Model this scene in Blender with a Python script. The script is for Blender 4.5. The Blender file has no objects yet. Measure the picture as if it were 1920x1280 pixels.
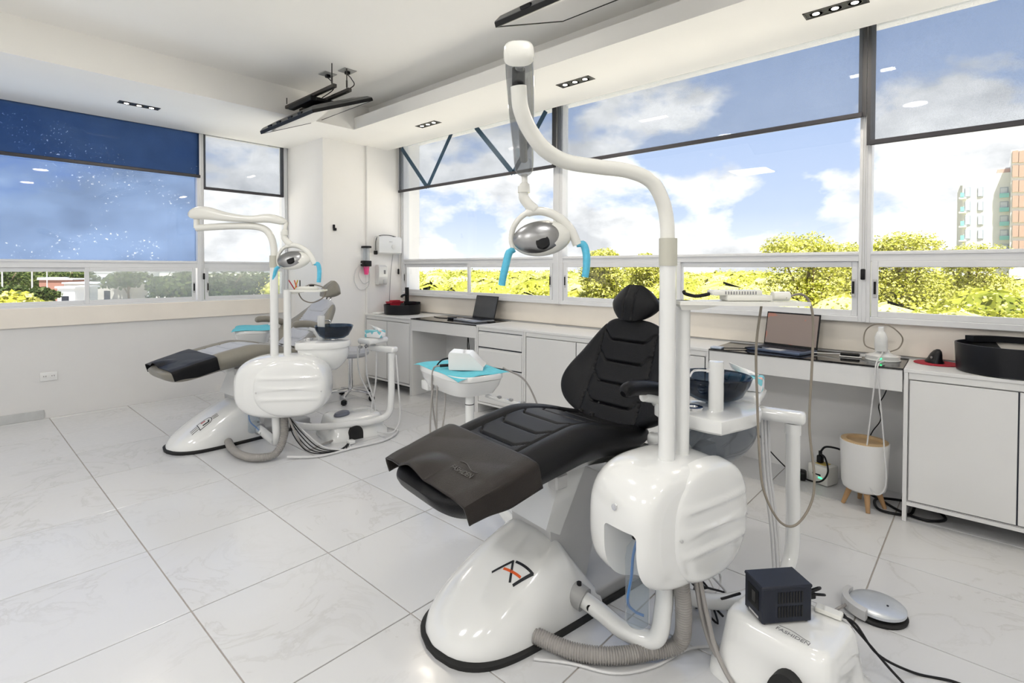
import bpy, bmesh, math, random
from mathutils import Vector, Matrix, noise
random.seed(7)
sc = bpy.context.scene
col = sc.collection
PI = math.pi
R = math.radians

# ------------------------------------------------------------------ camera
H = 1.30
cam_d = bpy.data.cameras.new('camera'); cam = bpy.data.objects.new('camera', cam_d); col.objects.link(cam)
_yaw, _pit, _rol = R(42.368), R(-0.956), R(0.167)
_F = Vector((math.cos(_yaw)*math.cos(_pit), math.sin(_yaw)*math.cos(_pit), math.sin(_pit)))
_R = Vector((math.sin(_yaw), -math.cos(_yaw), 0)); _U = _R.cross(_F)
_R2 = _R*math.cos(_rol)+_U*math.sin(_rol); _U2 = -_R*math.sin(_rol)+_U*math.cos(_rol)
cam.matrix_world = Matrix(((_R2.x, _U2.x, -_F.x, 0), (_R2.y, _U2.y, -_F.y, 0), (_R2.z, _U2.z, -_F.z, H), (0, 0, 0, 1)))
cam_d.sensor_width = 36.0; cam_d.sensor_fit = 'HORIZONTAL'
cam_d.lens = 981.11/1920*36.0
cam_d.shift_y = -(640-519.99)/1920
cam_d.clip_start = 0.03; cam_d.clip_end = 3000
sc.camera = cam

# ------------------------------------------------------------------ view, sky, sun
sc.view_settings.view_transform = 'Standard'; sc.view_settings.look = 'None'
sc.view_settings.gamma = 1.0; sc.view_settings.use_curve_mapping = False
sc.view_settings.exposure = 1.04
sc.cycles.max_bounces = 9; sc.cycles.diffuse_bounces = 5; sc.cycles.transparent_max_bounces = 14
sc.cycles.caustics_reflective = False; sc.cycles.caustics_refractive = False

def N(nt, typ, **kw):
    n = nt.nodes.new(typ)
    for k, v in kw.items():
        if k in n.inputs.keys(): n.inputs[k].default_value = v
        else: setattr(n, k, v)
    return n
def ramp(nt, stops):
    r = nt.nodes.new('ShaderNodeValToRGB'); e = r.color_ramp.elements
    while len(e) < len(stops): e.new(0.5)
    for i, (p, c) in enumerate(stops):
        e[i].position = p; e[i].color = (*c, 1) if len(c) == 3 else c
    return r

world = bpy.data.worlds.new('sky'); sc.world = world; world.use_nodes = True
nt = world.node_tree; nt.nodes.clear()
L = nt.links.new
tc = N(nt, 'ShaderNodeTexCoord'); sep = N(nt, 'ShaderNodeSeparateXYZ'); L(tc.outputs['Generated'], sep.inputs[0])
# clouds are laid out on the direction itself, squashed a little in height so they have flat bases
mp = N(nt, 'ShaderNodeMapping'); mp.inputs['Scale'].default_value = (1.0, 1.0, 1.75); mp.inputs['Location'].default_value = (2.3, 1.1, 0.4)
L(tc.outputs['Generated'], mp.inputs['Vector'])
n1 = N(nt, 'ShaderNodeTexNoise', Scale=3.4, Detail=12.0, Roughness=0.55, Distortion=0.1)
n2 = N(nt, 'ShaderNodeTexNoise', Scale=7.5, Detail=8.0, Roughness=0.58)
L(mp.outputs[0], n1.inputs['Vector']); L(mp.outputs[0], n2.inputs['Vector'])
grad = ramp(nt, [(0.0, (0.74, 0.78, 0.84)), (0.10, (0.47, 0.56, 0.74)), (0.40, (0.27, 0.38, 0.64)), (1.0, (0.12, 0.21, 0.45))])
L(sep.outputs['Z'], grad.inputs[0])
# more cloud near the horizon
bias = N(nt, 'ShaderNodeMapRange'); bias.inputs['From Min'].default_value = 0.0; bias.inputs['From Max'].default_value = 0.5
bias.inputs['To Min'].default_value = 0.13; bias.inputs['To Max'].default_value = -0.05
L(sep.outputs['Z'], bias.inputs['Value'])
add = N(nt, 'ShaderNodeMath', operation='ADD'); L(n1.outputs['Fac'], add.inputs[0]); L(bias.outputs[0], add.inputs[1])
mask = ramp(nt, [(0.515, (0, 0, 0)), (0.575, (1, 1, 1))]); L(add.outputs[0], mask.inputs[0])
shade = ramp(nt, [(0.34, (0.56, 0.565, 0.585)), (0.47, (0.76, 0.76, 0.77)), (0.62, (1.0, 0.99, 0.98))]); L(n2.outputs['Fac'], shade.inputs[0])
mixc = N(nt, 'ShaderNodeMixRGB'); L(mask.outputs[0], mixc.inputs[0]); L(grad.outputs[0], mixc.inputs[1]); L(shade.outputs[0], mixc.inputs[2])
# below the horizon: pale haze over land
gm = N(nt, 'ShaderNodeMapRange'); gm.inputs['From Min'].default_value = -0.03; gm.inputs['From Max'].default_value = 0.0
L(sep.outputs['Z'], gm.inputs['Value'])
mixg = N(nt, 'ShaderNodeMixRGB'); mixg.inputs[1].default_value = (0.80, 0.80, 0.76, 1); L(gm.outputs[0], mixg.inputs[0]); L(mixc.outputs[0], mixg.inputs[2])
bg = N(nt, 'ShaderNodeBackground', Strength=0.72); L(mixg.outputs[0], bg.inputs['Color'])
wo = N(nt, 'ShaderNodeOutputWorld'); L(bg.outputs[0], wo.inputs['Surface'])

sun_d = bpy.data.lights.new('sun', 'SUN'); sun_d.energy = 7.9; sun_d.angle = R(1.0); sun_d.color = (1.0, 0.96, 0.88)
sun = bpy.data.objects.new('sun', sun_d); col.objects.link(sun)
sun.rotation_euler = Vector((0.26, 0.30, -1.0)).to_track_quat('-Z', 'Y').to_euler()   # from behind the building, high

# ------------------------------------------------------------------ mesh helpers
class MB:
    def __init__(s): s.v = []; s.f = []; s.m = []; s.T = None; s.mi = 0
    def add(s, vs, fs):
        o = len(s.v)
        if s.T is not None: vs = [s.T @ Vector(v) for v in vs]
        s.v += [tuple(v) for v in vs]; s.f += [tuple(i+o for i in f) for f in fs]; s.m += [s.mi]*len(fs)
        return s
    def bm(s, b):
        b.verts.index_update(); vs = [v.co.copy() for v in b.verts]; fs = [[v.index for v in f.verts] for f in b.faces]; b.free()
        return s.add(vs, fs)
    def box(s, x0, x1, y0, y1, z0, z1, r=0.0, seg=2):
        if r <= 0:
            vs = [(x0,y0,z0),(x1,y0,z0),(x1,y1,z0),(x0,y1,z0),(x0,y0,z1),(x1,y0,z1),(x1,y1,z1),(x0,y1,z1)]
            return s.add(vs, [(0,3,2,1),(4,5,6,7),(0,1,5,4),(1,2,6,5),(2,3,7,6),(3,0,4,7)])
        b = bmesh.new(); bmesh.ops.create_cube(b, size=1.0)
        for v in b.verts: v.co = Vector(((x0+x1)/2+v.co.x*(x1-x0), (y0+y1)/2+v.co.y*(y1-y0), (z0+z1)/2+v.co.z*(z1-z0)))
        r = min(r, abs(x1-x0)*.499, abs(y1-y0)*.499, abs(z1-z0)*.499)
        bmesh.ops.bevel(b, geom=b.edges[:], offset=r, segments=seg, profile=0.5, affect='EDGES', clamp_overlap=True)
        return s.bm(b)
    def cyl(s, p0, p1, r0, r1=None, seg=20, caps=True):
        r1 = r0 if r1 is None else r1
        p0, p1 = Vector(p0), Vector(p1); d = (p1-p0).normalized()
        a = d.orthogonal().normalized(); b = d.cross(a)
        vs = []
        for p, r in ((p0, r0), (p1, r1)):
            for i in range(seg):
                t = 2*PI*i/seg; vs.append(p+(a*math.cos(t)+b*math.sin(t))*r)
        fs = [(i, (i+1) % seg, seg+(i+1) % seg, seg+i) for i in range(seg)]
        if caps: fs += [tuple(range(seg-1, -1, -1)), tuple(range(seg, 2*seg))]
        return s.add(vs, fs)
    def tube(s, path, r, seg=10, caps=True, ref=None):
        """sweep; r a number or a list; path a list of points"""
        P = [Vector(p) for p in path]; n = len(P)
        rs = r if isinstance(r, (list, tuple)) else [r]*n
        T = [(P[min(i+1, n-1)]-P[max(i-1, 0)]).normalized() for i in range(n)]
        a = T[0].orthogonal().normalized() if ref is None else (Vector(ref)-T[0]*Vector(ref).dot(T[0])).normalized()
        vs = []
        for i in range(n):
            a = (a-T[i]*a.dot(T[i])).normalized(); b = T[i].cross(a)
            for k in range(seg):
                t = 2*PI*k/seg; vs.append(P[i]+(a*math.cos(t)+b*math.sin(t))*rs[i])
        fs = [(i*seg+k, i*seg+(k+1) % seg, (i+1)*seg+(k+1) % seg, (i+1)*seg+k) for i in range(n-1) for k in range(seg)]
        if caps: fs += [tuple(range(seg-1, -1, -1)), tuple(range((n-1)*seg, n*seg))]
        return s.add(vs, fs)
    def lathe(s, prof, c=(0, 0, 0), seg=28, sx=1.0, sy=1.0, close=False):
        """prof: (radius, z) list; revolve about z through c"""
        vs = []; n = len(prof)
        for r, z in prof:
            for k in range(seg):
                t = 2*PI*k/seg; vs.append((c[0]+r*math.cos(t)*sx, c[1]+r*math.sin(t)*sy, c[2]+z))
        m = n if close else n-1
        fs = [(i*seg+k, i*seg+(k+1) % seg, ((i+1) % n)*seg+(k+1) % seg, ((i+1) % n)*seg+k) for i in range(m) for k in range(seg)]
        if not close:
            if prof[0][0] > 1e-6: fs.append(tuple(range(seg-1, -1, -1)))
            if prof[-1][0] > 1e-6: fs.append(tuple(range((n-1)*seg, n*seg)))
        return s.add(vs, fs)
    def loft(s, loops, cap0=True, cap1=True, closed=True):
        n = len(loops[0]); vs = [p for l in loops for p in l]
        kk = n if closed else n-1
        fs = [(i*n+k, i*n+(k+1) % n, (i+1)*n+(k+1) % n, (i+1)*n+k) for i in range(len(loops)-1) for k in range(kk)]
        if cap0: fs.append(tuple(range(n-1, -1, -1)))
        if cap1: fs.append(tuple(range((len(loops)-1)*n, len(loops)*n)))
        return s.add(vs, fs)
    def prism(s, poly, axis, a, b):
        """poly 2D, extruded along axis 0/1/2 from a to b"""
        def p(q, t):
            return (t, q[0], q[1]) if axis == 0 else (q[0], t, q[1]) if axis == 1 else (q[0], q[1], t)
        n = len(poly); vs = [p(q, a) for q in poly]+[p(q, b) for q in poly]
        fs = [(i, (i+1) % n, n+(i+1) % n, n+i) for i in range(n)]+[tuple(range(n-1, -1, -1)), tuple(range(n, 2*n))]
        return s.add(vs, fs)
    def build(s, name, mat, parent=None, smooth=35, fix=True):
        me = bpy.data.meshes.new(name); me.from_pydata(s.v, [], s.f)
        if fix:
            b = bmesh.new(); b.from_mesh(me); bmesh.ops.recalc_face_normals(b, faces=b.faces[:]); b.to_mesh(me); b.free()
        mats = mat if isinstance(mat, (list, tuple)) else [mat]
        for m in mats: me.materials.append(m)
        if len(mats) > 1: me.polygons.foreach_set('material_index', s.m)
        if smooth:
            me.polygons.foreach_set('use_smooth', [True]*len(me.polygons)); me.set_sharp_from_angle(angle=R(smooth))
        o = bpy.data.objects.new(name, me); col.objects.link(o)
        if parent is not None: o.parent = parent
        return o
def tag(o, label=None, cat=None, group=None, kind=None):
    if label: o['label'] = label
    if cat: o['category'] = cat
    if group: o['group'] = group
    if kind: o['kind'] = kind
    return o
def empty(name, loc=(0, 0, 0), rz=0.0, label=None, cat=None, group=None):
    o = bpy.data.objects.new(name, None); col.objects.link(o); o.location = loc; o.rotation_euler = (0, 0, rz); o.empty_display_size = .1
    return tag(o, label, cat, group)
def cat_rom(pts, k=8):
    P = [Vector(p) for p in pts]; P = [2*P[0]-P[1]]+P+[2*P[-1]-P[-2]]; out = []
    for i in range(1, len(P)-2):
        p0, p1, p2, p3 = P[i-1:i+3]
        for j in range(k):
            t = j/k; out.append(0.5*((2*p1)+(p2-p0)*t+(2*p0-5*p1+4*p2-p3)*t*t+(3*p1-p0-3*p2+p3)*t**3))
    out.append(P[-2]); return out
def lerp_tab(tab, x):
    if x <= tab[0][0]: return tab[0][1]
    for (a, va), (b, vb) in zip(tab, tab[1:]):
        if x <= b: return va+(vb-va)*(x-a)/(b-a)
    return tab[-1][1]
def smooth_tab(tab, x):
    """cubic interpolation through a table"""
    xs = [t[0] for t in tab]
    if x <= xs[0]: return tab[0][1]
    if x >= xs[-1]: return tab[-1][1]
    i = max(k for k in range(len(xs)-1) if xs[k] <= x)
    def m(k):
        if k == 0: return (tab[1][1]-tab[0][1])/(xs[1]-xs[0])
        if k == len(xs)-1: return (tab[k][1]-tab[k-1][1])/(xs[k]-xs[k-1])
        return (tab[k+1][1]-tab[k-1][1])/(xs[k+1]-xs[k-1])
    h = xs[i+1]-xs[i]; t = (x-xs[i])/h
    return (2*t**3-3*t*t+1)*tab[i][1]+(t**3-2*t*t+t)*h*m(i)+(-2*t**3+3*t*t)*tab[i+1][1]+(t**3-t*t)*h*m(i+1)

# ------------------------------------------------------------------ materials
def pmat(name, c, rough=0.5, metal=0.0, spec=0.5, coat=0.0, var=0.0, vscale=6.0, bump=0.0, bscale=80.0, trans=0.0, alpha=1.0, emit=None, estr=0.0, ior=1.45):
    m = bpy.data.materials.new(name); m.use_nodes = True; nt = m.node_tree; b = nt.nodes['Principled BSDF']
    b.inputs['Base Color'].default_value = (*c, 1); b.inputs['Roughness'].default_value = rough; b.inputs['Metallic'].default_value = metal
    b.inputs['Specular IOR Level'].default_value = spec; b.inputs['Coat Weight'].default_value = coat; b.inputs['Coat Roughness'].default_value = 0.06
    b.inputs['Transmission Weight'].default_value = trans; b.inputs['Alpha'].default_value = alpha; b.inputs['IOR'].default_value = ior
    if emit: b.inputs['Emission Color'].default_value = (*emit, 1); b.inputs['Emission Strength'].default_value = estr
    t = N(nt, 'ShaderNodeTexCoord')
    if var > 0:
        n = N(nt, 'ShaderNodeTexNoise', Scale=vscale, Detail=5.0, Roughness=0.6); nt.links.new(t.outputs['Object'], n.inputs['Vector'])
        rp = ramp(nt, [(0.25, tuple(x*(1-var) for x in c)), (0.75, tuple(min(1, x*(1+var)) for x in c))]); nt.links.new(n.outputs['Fac'], rp.inputs[0]); nt.links.new(rp.outputs[0], b.inputs['Base Color'])
    if bump > 0:
        n = N(nt, 'ShaderNodeTexNoise', Scale=bscale, Detail=3.0); nt.links.new(t.outputs['Object'], n.inputs['Vector'])
        bp = N(nt, 'ShaderNodeBump', Strength=bump, Distance=0.004); nt.links.new(n.outputs['Fac'], bp.inputs['Height']); nt.links.new(bp.outputs[0], b.inputs['Normal'])
    return m
M = {}
M['wall'] = pmat('white_wall_paint', (0.85, 0.84, 0.825), 0.75, spec=0.25, var=0.02, vscale=2, bump=0.08, bscale=40)
M['cream'] = pmat('cream_wall_paint', (0.81, 0.76, 0.69), 0.75, spec=0.25, var=0.04, vscale=3, bump=0.15, bscale=25)
M['greywall'] = pmat('grey_wall_paint', (0.68, 0.675, 0.67), 0.75, spec=0.25, var=0.03, vscale=2, bump=0.08, bscale=40)
M['ceil'] = pmat('ceiling_paint', (0.90, 0.885, 0.85), 0.85, spec=0.15, var=0.015, vscale=1.5)
M['grout'] = pmat('grout', (0.36, 0.33, 0.30), 0.9, var=0.15, vscale=20)
M['alu'] = pmat('white_aluminium', (0.72, 0.73, 0.75), 0.38, spec=0.5, var=0.03, vscale=8)
M['aludark'] = pmat('dark_gasket', (0.05, 0.05, 0.055), 0.5)
M['white'] = pmat('gloss_white_plastic', (0.74, 0.745, 0.735), 0.14, spec=0.5, coat=0.9, var=0.012, vscale=3)
M['cream_plastic'] = pmat('ivory_plastic', (0.74, 0.735, 0.69), 0.24, spec=0.5, coat=0.2, var=0.02)
M['ivory_dark'] = pmat('ivory_sleeve', (0.50, 0.49, 0.42), 0.4, var=0.02)
M['cab'] = pmat('white_laminate', (0.70, 0.70, 0.695), 0.35, spec=0.4, var=0.012, vscale=4)
M['cabedge'] = pmat('laminate_edge', (0.70, 0.70, 0.69), 0.45, var=0.02)  # off-white laminate for edges, grips and carcass
M['blackglass'] = pmat('black_glass', (0.010, 0.009, 0.009), 0.06, spec=0.6, var=0.1)
M['black'] = pmat('black_plastic', (0.006, 0.006, 0.007), 0.42, spec=0.3, var=0.15, vscale=30)
M['blackmatte'] = pmat('black_ceramic', (0.007, 0.0075, 0.010), 0.30, spec=0.3, var=0.15, vscale=8)
M['rubber'] = pmat('black_rubber', (0.012, 0.012, 0.012), 0.7, var=0.1)
M['leather'] = pmat('black_leather', (0.0045, 0.0045, 0.0055), 0.33, spec=0.22, var=0.12, vscale=15, bump=0.35, bscale=380)
M['leather2'] = pmat('brown_black_leather', (0.020, 0.016, 0.014), 0.32, spec=0.26, var=0.12, vscale=12, bump=0.3, bscale=320)
M['taupe'] = pmat('taupe_leather', (0.235, 0.22, 0.185), 0.36, spec=0.5, var=0.06, vscale=12, bump=0.3, bscale=380)
M['silver_leather'] = pmat('silver_grey_leather', (0.46, 0.47, 0.50), 0.32, spec=0.5, var=0.05, vscale=12, bump=0.3, bscale=380)
M['chrome'] = pmat('chrome', (0.75, 0.75, 0.76), 0.12, metal=1.0, var=0.03)
M['mirror'] = pmat('brushed_reflector', (0.34, 0.34, 0.345), 0.34, metal=1.0, var=0.05, vscale=30)
M['grey'] = pmat('grey_plastic', (0.33, 0.33, 0.325), 0.35, spec=0.5, var=0.04)
M['greylight'] = pmat('light_grey_metal', (0.52, 0.52, 0.52), 0.35, spec=0.5, var=0.04)
M['hose'] = pmat('grey_hose', (0.30, 0.285, 0.27), 0.5, var=0.06, vscale=30)
M['hose_tan'] = pmat('taupe_cable', (0.24, 0.21, 0.17), 0.5, var=0.05)
M['hose_light'] = pmat('pale_grey_hose', (0.60, 0.60, 0.60), 0.45, var=0.05)
M['blue'] = pmat('blue_film', (0.10, 0.48, 0.68), 0.35, var=0.2, vscale=40)
M['bluepaper'] = pmat('blue_paper', (0.13, 0.52, 0.62), 0.85, var=0.10, vscale=25, bump=0.3, bscale=60)
M['bluecord'] = pmat('blue_tube', (0.03, 0.16, 0.42), 0.35, var=0.05)
M['red'] = pmat('red_plastic', (0.42, 0.02, 0.04), 0.45, var=0.08)
M['crimson'] = pmat('crimson_mat', (0.36, 0.012, 0.03), 0.7, var=0.1, vscale=40)
M['pink'] = pmat('pink_liquid', (0.80, 0.06, 0.24), 0.25, var=0.05)
M['wood'] = pmat('pale_wood', (0.42, 0.25, 0.12), 0.5, var=0.2, vscale=14)
M['bamboo'] = pmat('bamboo_rim', (0.52, 0.37, 0.21), 0.55, var=0.12, vscale=30)
M['steel'] = pmat('slate_metal', (0.014, 0.017, 0.028), 0.34, spec=0.35, var=0.12, vscale=12)
M['ink'] = pmat('ink', (0.012, 0.014, 0.018), 0.5, var=0.05)
M['inkgrey'] = pmat('grey_ink', (0.22, 0.22, 0.23), 0.5, var=0.05)
M['orange'] = pmat('orange_print', (0.65, 0.10, 0.02), 0.5, var=0.05)
M['paper'] = pmat('white_tissue', (0.85, 0.85, 0.85), 0.9, var=0.03, bump=0.3)
M['darkmetal'] = pmat('dark_bracket', (0.055, 0.05, 0.045), 0.45, metal=0.4, var=0.1)
M['tvback'] = pmat('tv_back', (0.10, 0.10, 0.10), 0.4, var=0.1)
M['led'] = pmat('green_led', (0.02, 0.6, 0.2), 0.4, emit=(0.05, 1.0, 0.3), estr=1.3)
M['bulb'] = pmat('lamp_bulb', (0.9, 0.9, 0.85), 0.4, emit=(1.0, 0.93, 0.82), estr=6.0)
M['keys'] = pmat('dark_keys', (0.03, 0.035, 0.05), 0.5, var=0.1)
M['laptop'] = pmat('laptop_silver', (0.34, 0.36, 0.40), 0.35, metal=0.5, var=0.03)

def mix_shader_mat(name, build):
    m = bpy.data.materials.new(name); m.use_nodes = True; nt = m.node_tree; nt.nodes.clear()
    out = N(nt, 'ShaderNodeOutputMaterial'); sh = build(nt); nt.links.new(sh, out.inputs['Surface']); return m
def clear_glass(name, tint=(0.97, 0.98, 0.98), refl=1.0, haze=0.0, hazecol=(0.7, 0.75, 0.8)):
    def f(nt):
        tr = N(nt, 'ShaderNodeBsdfTransparent'); tr.inputs[0].default_value = (*tint, 1)
        gl = N(nt, 'ShaderNodeBsdfGlossy', Roughness=0.02); fr = N(nt, 'ShaderNodeFresnel', IOR=1.5)
        ge = N(nt, 'ShaderNodeNewGeometry'); iv = N(nt, 'ShaderNodeMath', operation='SUBTRACT'); iv.inputs[0].default_value = min(refl, 1.0); nt.links.new(ge.outputs['Backfacing'], iv.inputs[1]); iv.use_clamp = True
        mu = N(nt, 'ShaderNodeMath', operation='MULTIPLY'); nt.links.new(fr.outputs[0], mu.inputs[0]); nt.links.new(iv.outputs[0], mu.inputs[1])
        mx = N(nt, 'ShaderNodeMixShader'); nt.links.new(mu.outputs[0], mx.inputs[0]); nt.links.new(tr.outputs[0], mx.inputs[1]); nt.links.new(gl.outputs[0], mx.inputs[2])
        if haze <= 0: return mx.outputs[0]
        df = N(nt, 'ShaderNodeBsdfDiffuse'); df.inputs[0].default_value = (*hazecol, 1)
        tl = N(nt, 'ShaderNodeBsdfTranslucent'); tl.inputs[0].default_value = (*hazecol, 1)
        ad = N(nt, 'ShaderNodeMixShader'); ad.inputs[0].default_value = 0.6; nt.links.new(df.outputs[0], ad.inputs[1]); nt.links.new(tl.outputs[0], ad.inputs[2])
        m2 = N(nt, 'ShaderNodeMixShader'); m2.inputs[0].default_value = haze; nt.links.new(mx.outputs[0], m2.inputs[1]); nt.links.new(ad.outputs[0], m2.inputs[2])
        return m2.outputs[0]
    return mix_shader_mat(name, f)
M['glass'] = clear_glass('window_glass')
M['filmglass'] = clear_glass('blue_filmed_glass', (0.50, 0.60, 0.76), 1.6, 0.05, (0.6, 0.7, 0.85))
M['reflglass'] = clear_glass('painted_reflection_glass', (0.80, 0.83, 0.83), 1.5, 0.20, (0.75, 0.78, 0.78))  # pale veil in the colour stands in for reflections on the left panes
M['smoke'] = clear_glass('smoked_clear_plastic', (0.66, 0.67, 0.68), 1.6, 0.28, (0.34, 0.345, 0.35))
M['clearplastic'] = clear_glass('clear_plastic', (0.86, 0.88, 0.90), 1.6, 0.13, (0.8, 0.85, 0.9))
M['smokebowl'] = clear_glass('smoky_blue_glass', (0.24, 0.31, 0.40), 2.2, 0.10, (0.03, 0.05, 0.08))
M['trayhull'] = clear_glass('smoky_hull', (0.52, 0.55, 0.59), 1.5, 0.18, (0.45, 0.48, 0.52))
def add_specks(m, amount=0.60, scale=55.0):
    nt = m.node_tree; out = [n for n in nt.nodes if n.type == 'OUTPUT_MATERIAL'][0]; src = out.inputs['Surface'].links[0].from_socket
    g = N(nt, 'ShaderNodeNewGeometry'); v = N(nt, 'ShaderNodeTexNoise', Scale=scale, Detail=2.0, Roughness=0.5); k = N(nt, 'ShaderNodeTexNoise', Scale=2.1, Detail=1.0)
    nt.links.new(g.outputs['Position'], v.inputs['Vector']); nt.links.new(g.outputs['Position'], k.inputs['Vector'])
    r1 = ramp(nt, [(0.665, (0, 0, 0)), (0.675, (1, 1, 1))]); nt.links.new(v.outputs['Fac'], r1.inputs[0])
    r2 = ramp(nt, [(0.52, (0, 0, 0)), (0.58, (1, 1, 1))]); nt.links.new(k.outputs['Fac'], r2.inputs[0])
    mu = N(nt, 'ShaderNodeMath', operation='MULTIPLY'); nt.links.new(r1.outputs[0], mu.inputs[0]); nt.links.new(r2.outputs[0], mu.inputs[1])
    m2 = N(nt, 'ShaderNodeMath', operation='MULTIPLY'); m2.inputs[1].default_value = amount; nt.links.new(mu.outputs[0], m2.inputs[0])
    tr = N(nt, 'ShaderNodeBsdfTransparent'); mx = N(nt, 'ShaderNodeMixShader'); nt.links.new(m2.outputs[0], mx.inputs[0]); nt.links.new(src, mx.inputs[1]); nt.links.new(tr.outputs[0], mx.inputs[2]); nt.links.new(mx.outputs[0], out.inputs['Surface'])
def screen_mat(name, open_, ccol, tint=(1, 1, 1)):
    """woven sun-screen fabric: partly open weave"""
    def f(nt):
        t = N(nt, 'ShaderNodeTexCoord'); w = N(nt, 'ShaderNodeTexNoise', Scale=260.0, Detail=1.0); nt.links.new(t.outputs['Object'], w.inputs['Vector'])
        s2 = N(nt, 'ShaderNodeTexNoise', Scale=7.0, Detail=4.0); nt.links.new(t.outputs['Object'], s2.inputs['Vector'])
        rp = ramp(nt, [(0.3, (open_-0.05,)*3), (0.7, (open_+0.05,)*3)]); nt.links.new(w.outputs['Fac'], rp.inputs[0])
        rc = ramp(nt, [(0.3, tuple(x*0.92 for x in ccol)), (0.7, tuple(x*1.08 for x in ccol))]); nt.links.new(s2.outputs['Fac'], rc.inputs[0])
        tr = N(nt, 'ShaderNodeBsdfTransparent'); tr.inputs[0].default_value = (*tint, 1)
        df = N(nt, 'ShaderNodeBsdfDiffuse'); nt.links.new(rc.outputs[0], df.inputs[0])
        tl = N(nt, 'ShaderNodeBsdfTranslucent'); nt.links.new(rc.outputs[0], tl.inputs[0])
        ad = N(nt, 'ShaderNodeMixShader'); ad.inputs[0].default_value = 0.5; nt.links.new(df.outputs[0], ad.inputs[1]); nt.links.new(tl.outputs[0], ad.inputs[2])
        mx = N(nt, 'ShaderNodeMixShader'); nt.links.new(rp.outputs[0], mx.inputs[0]); nt.links.new(ad.outputs[0], mx.inputs[1]); nt.links.new(tr.outputs[0], mx.inputs[2])
        return mx.outputs[0]
    return mix_shader_mat(name, f)
M['blind'] = screen_mat('grey_screen_fabric', 0.56, (0.20, 0.22, 0.26), (0.95, 0.97, 1.0))
M['blind_dark'] = screen_mat('navy_screen_fabric', 0.10, (0.030, 0.062, 0.15), (0.8, 0.9, 1.0))
add_specks(M['blind_dark'], 0.7); add_specks(M['filmglass'], 0.8, 40.0)
M['blindbar'] = pmat('blind_hem_bar', (0.045, 0.043, 0.05), 0.5, var=0.1)
M['tape'] = pmat('navy_tape', (0.025, 0.07, 0.12), 0.5, var=0.1)

# marble tile
def tile_mat():
    m = bpy.data.materials.new('marble_tile'); m.use_nodes = True; nt = m.node_tree; b = nt.nodes['Principled BSDF']; L = nt.links.new
    t = N(nt, 'ShaderNodeTexCoord'); g = N(nt, 'ShaderNodeNewGeometry'); oi = N(nt, 'ShaderNodeObjectInfo')
    ad = N(nt, 'ShaderNodeVectorMath', operation='MULTIPLY_ADD'); ad.inputs[1].default_value = (1, 1, 1); L(g.outputs['Position'], ad.inputs[0])
    cx = N(nt, 'ShaderNodeCombineXYZ'); ml = N(nt, 'ShaderNodeMath', operation='MULTIPLY'); ml.inputs[1].default_value = 37.0; L(oi.outputs['Random'], ml.inputs[0]); L(ml.outputs[0], cx.inputs[2]); L(cx.outputs[0], ad.inputs[2])
    nz = N(nt, 'ShaderNodeTexNoise', Scale=2.2, Detail=8.0, Roughness=0.62, Distortion=1.2); L(ad.outputs[0], nz.inputs['Vector'])
    rp = ramp(nt, [(0.455, (0.60, 0.602, 0.61)), (0.492, (0.53, 0.528, 0.525)), (0.503, (0.596, 0.597, 0.60)), (0.75, (0.612, 0.616, 0.626))]); L(nz.outputs['Fac'], rp.inputs[0])
    n2 = N(nt, 'ShaderNodeTexNoise', Scale=0.9, Detail=3.0); L(ad.outputs[0], n2.inputs['Vector'])
    vm = ramp(nt, [(0.42, (0, 0, 0)), (0.62, (1, 1, 1))]); L(n2.outputs['Fac'], vm.inputs[0])
    mx = N(nt, 'ShaderNodeMixRGB'); mx.inputs[1].default_value = (0.607, 0.611, 0.62, 1); L(vm.outputs[0], mx.inputs[0]); L(rp.outputs[0], mx.inputs[2]); L(mx.outputs[0], b.inputs['Base Color'])
    b.inputs['Roughness'].default_value = 0.17; b.inputs['Specular IOR Level'].default_value = 0.5
    n3 = N(nt, 'ShaderNodeTexNoise', Scale=30.0, Detail=2.0); L(g.outputs['Position'], n3.inputs['Vector'])
    rr = ramp(nt, [(0.3, (0.13,)*3), (0.7, (0.24,)*3)]); L(n3.outputs['Fac'], rr.inputs[0]); L(rr.outputs[0], b.inputs['Roughness'])
    return m
M['tile'] = tile_mat()

# ------------------------------------------------------------------ the room
XW, YW = 3.77, 6.00          # inner faces of the two window walls
X0, Y0 = -2.9, -2.7          # the walls behind the camera
ZS, ZC = 2.669, 2.92         # soffit and ceiling
def struct(name, mb, mat, parent=None, label=None, smooth=35):
    o = mb.build(name, mat, parent, smooth)
    if parent is None: o['kind'] = 'structure'
    if label: o['label'] = label
    return o
fl = struct('floor', MB().box(X0, XW, Y0, YW, -0.15, -0.004), M['grout'], label='white marble tile floor with thin dark joints')
TA, TB, TX, TY = 0.5546, 0.6208, 0.6334, 4.078
tm = {}
ix0, ix1 = math.floor((X0-TX)/TA), math.ceil((XW-TX)/TA); iy0, iy1 = math.floor((Y0-TY)/TB), math.ceil((YW-TY)/TB)
for i in range(ix0, ix1):
    for j in range(iy0, iy1):
        xa, xb = max(TX+i*TA, X0), min(TX+(i+1)*TA, XW); ya, yb = max(TY+j*TB, Y0), min(TY+(j+1)*TB, YW)
        if xb-xa < 0.02 or yb-ya < 0.02: continue
        key = (round(xb-xa, 3), round(yb-ya, 3))
        if key not in tm:
            o = MB().box(0.0026, xb-xa-0.0026, 0.0026, yb-ya-0.0026, -0.012, 0.0, 0.0012, 1).build('tile', M['tile'], fl); tm[key] = o.data
        else:
            o = bpy.data.objects.new('tile', tm[key]); col.objects.link(o); o.parent = fl
        o.location = (xa, ya, random.uniform(-0.0004, 0.0))
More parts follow.
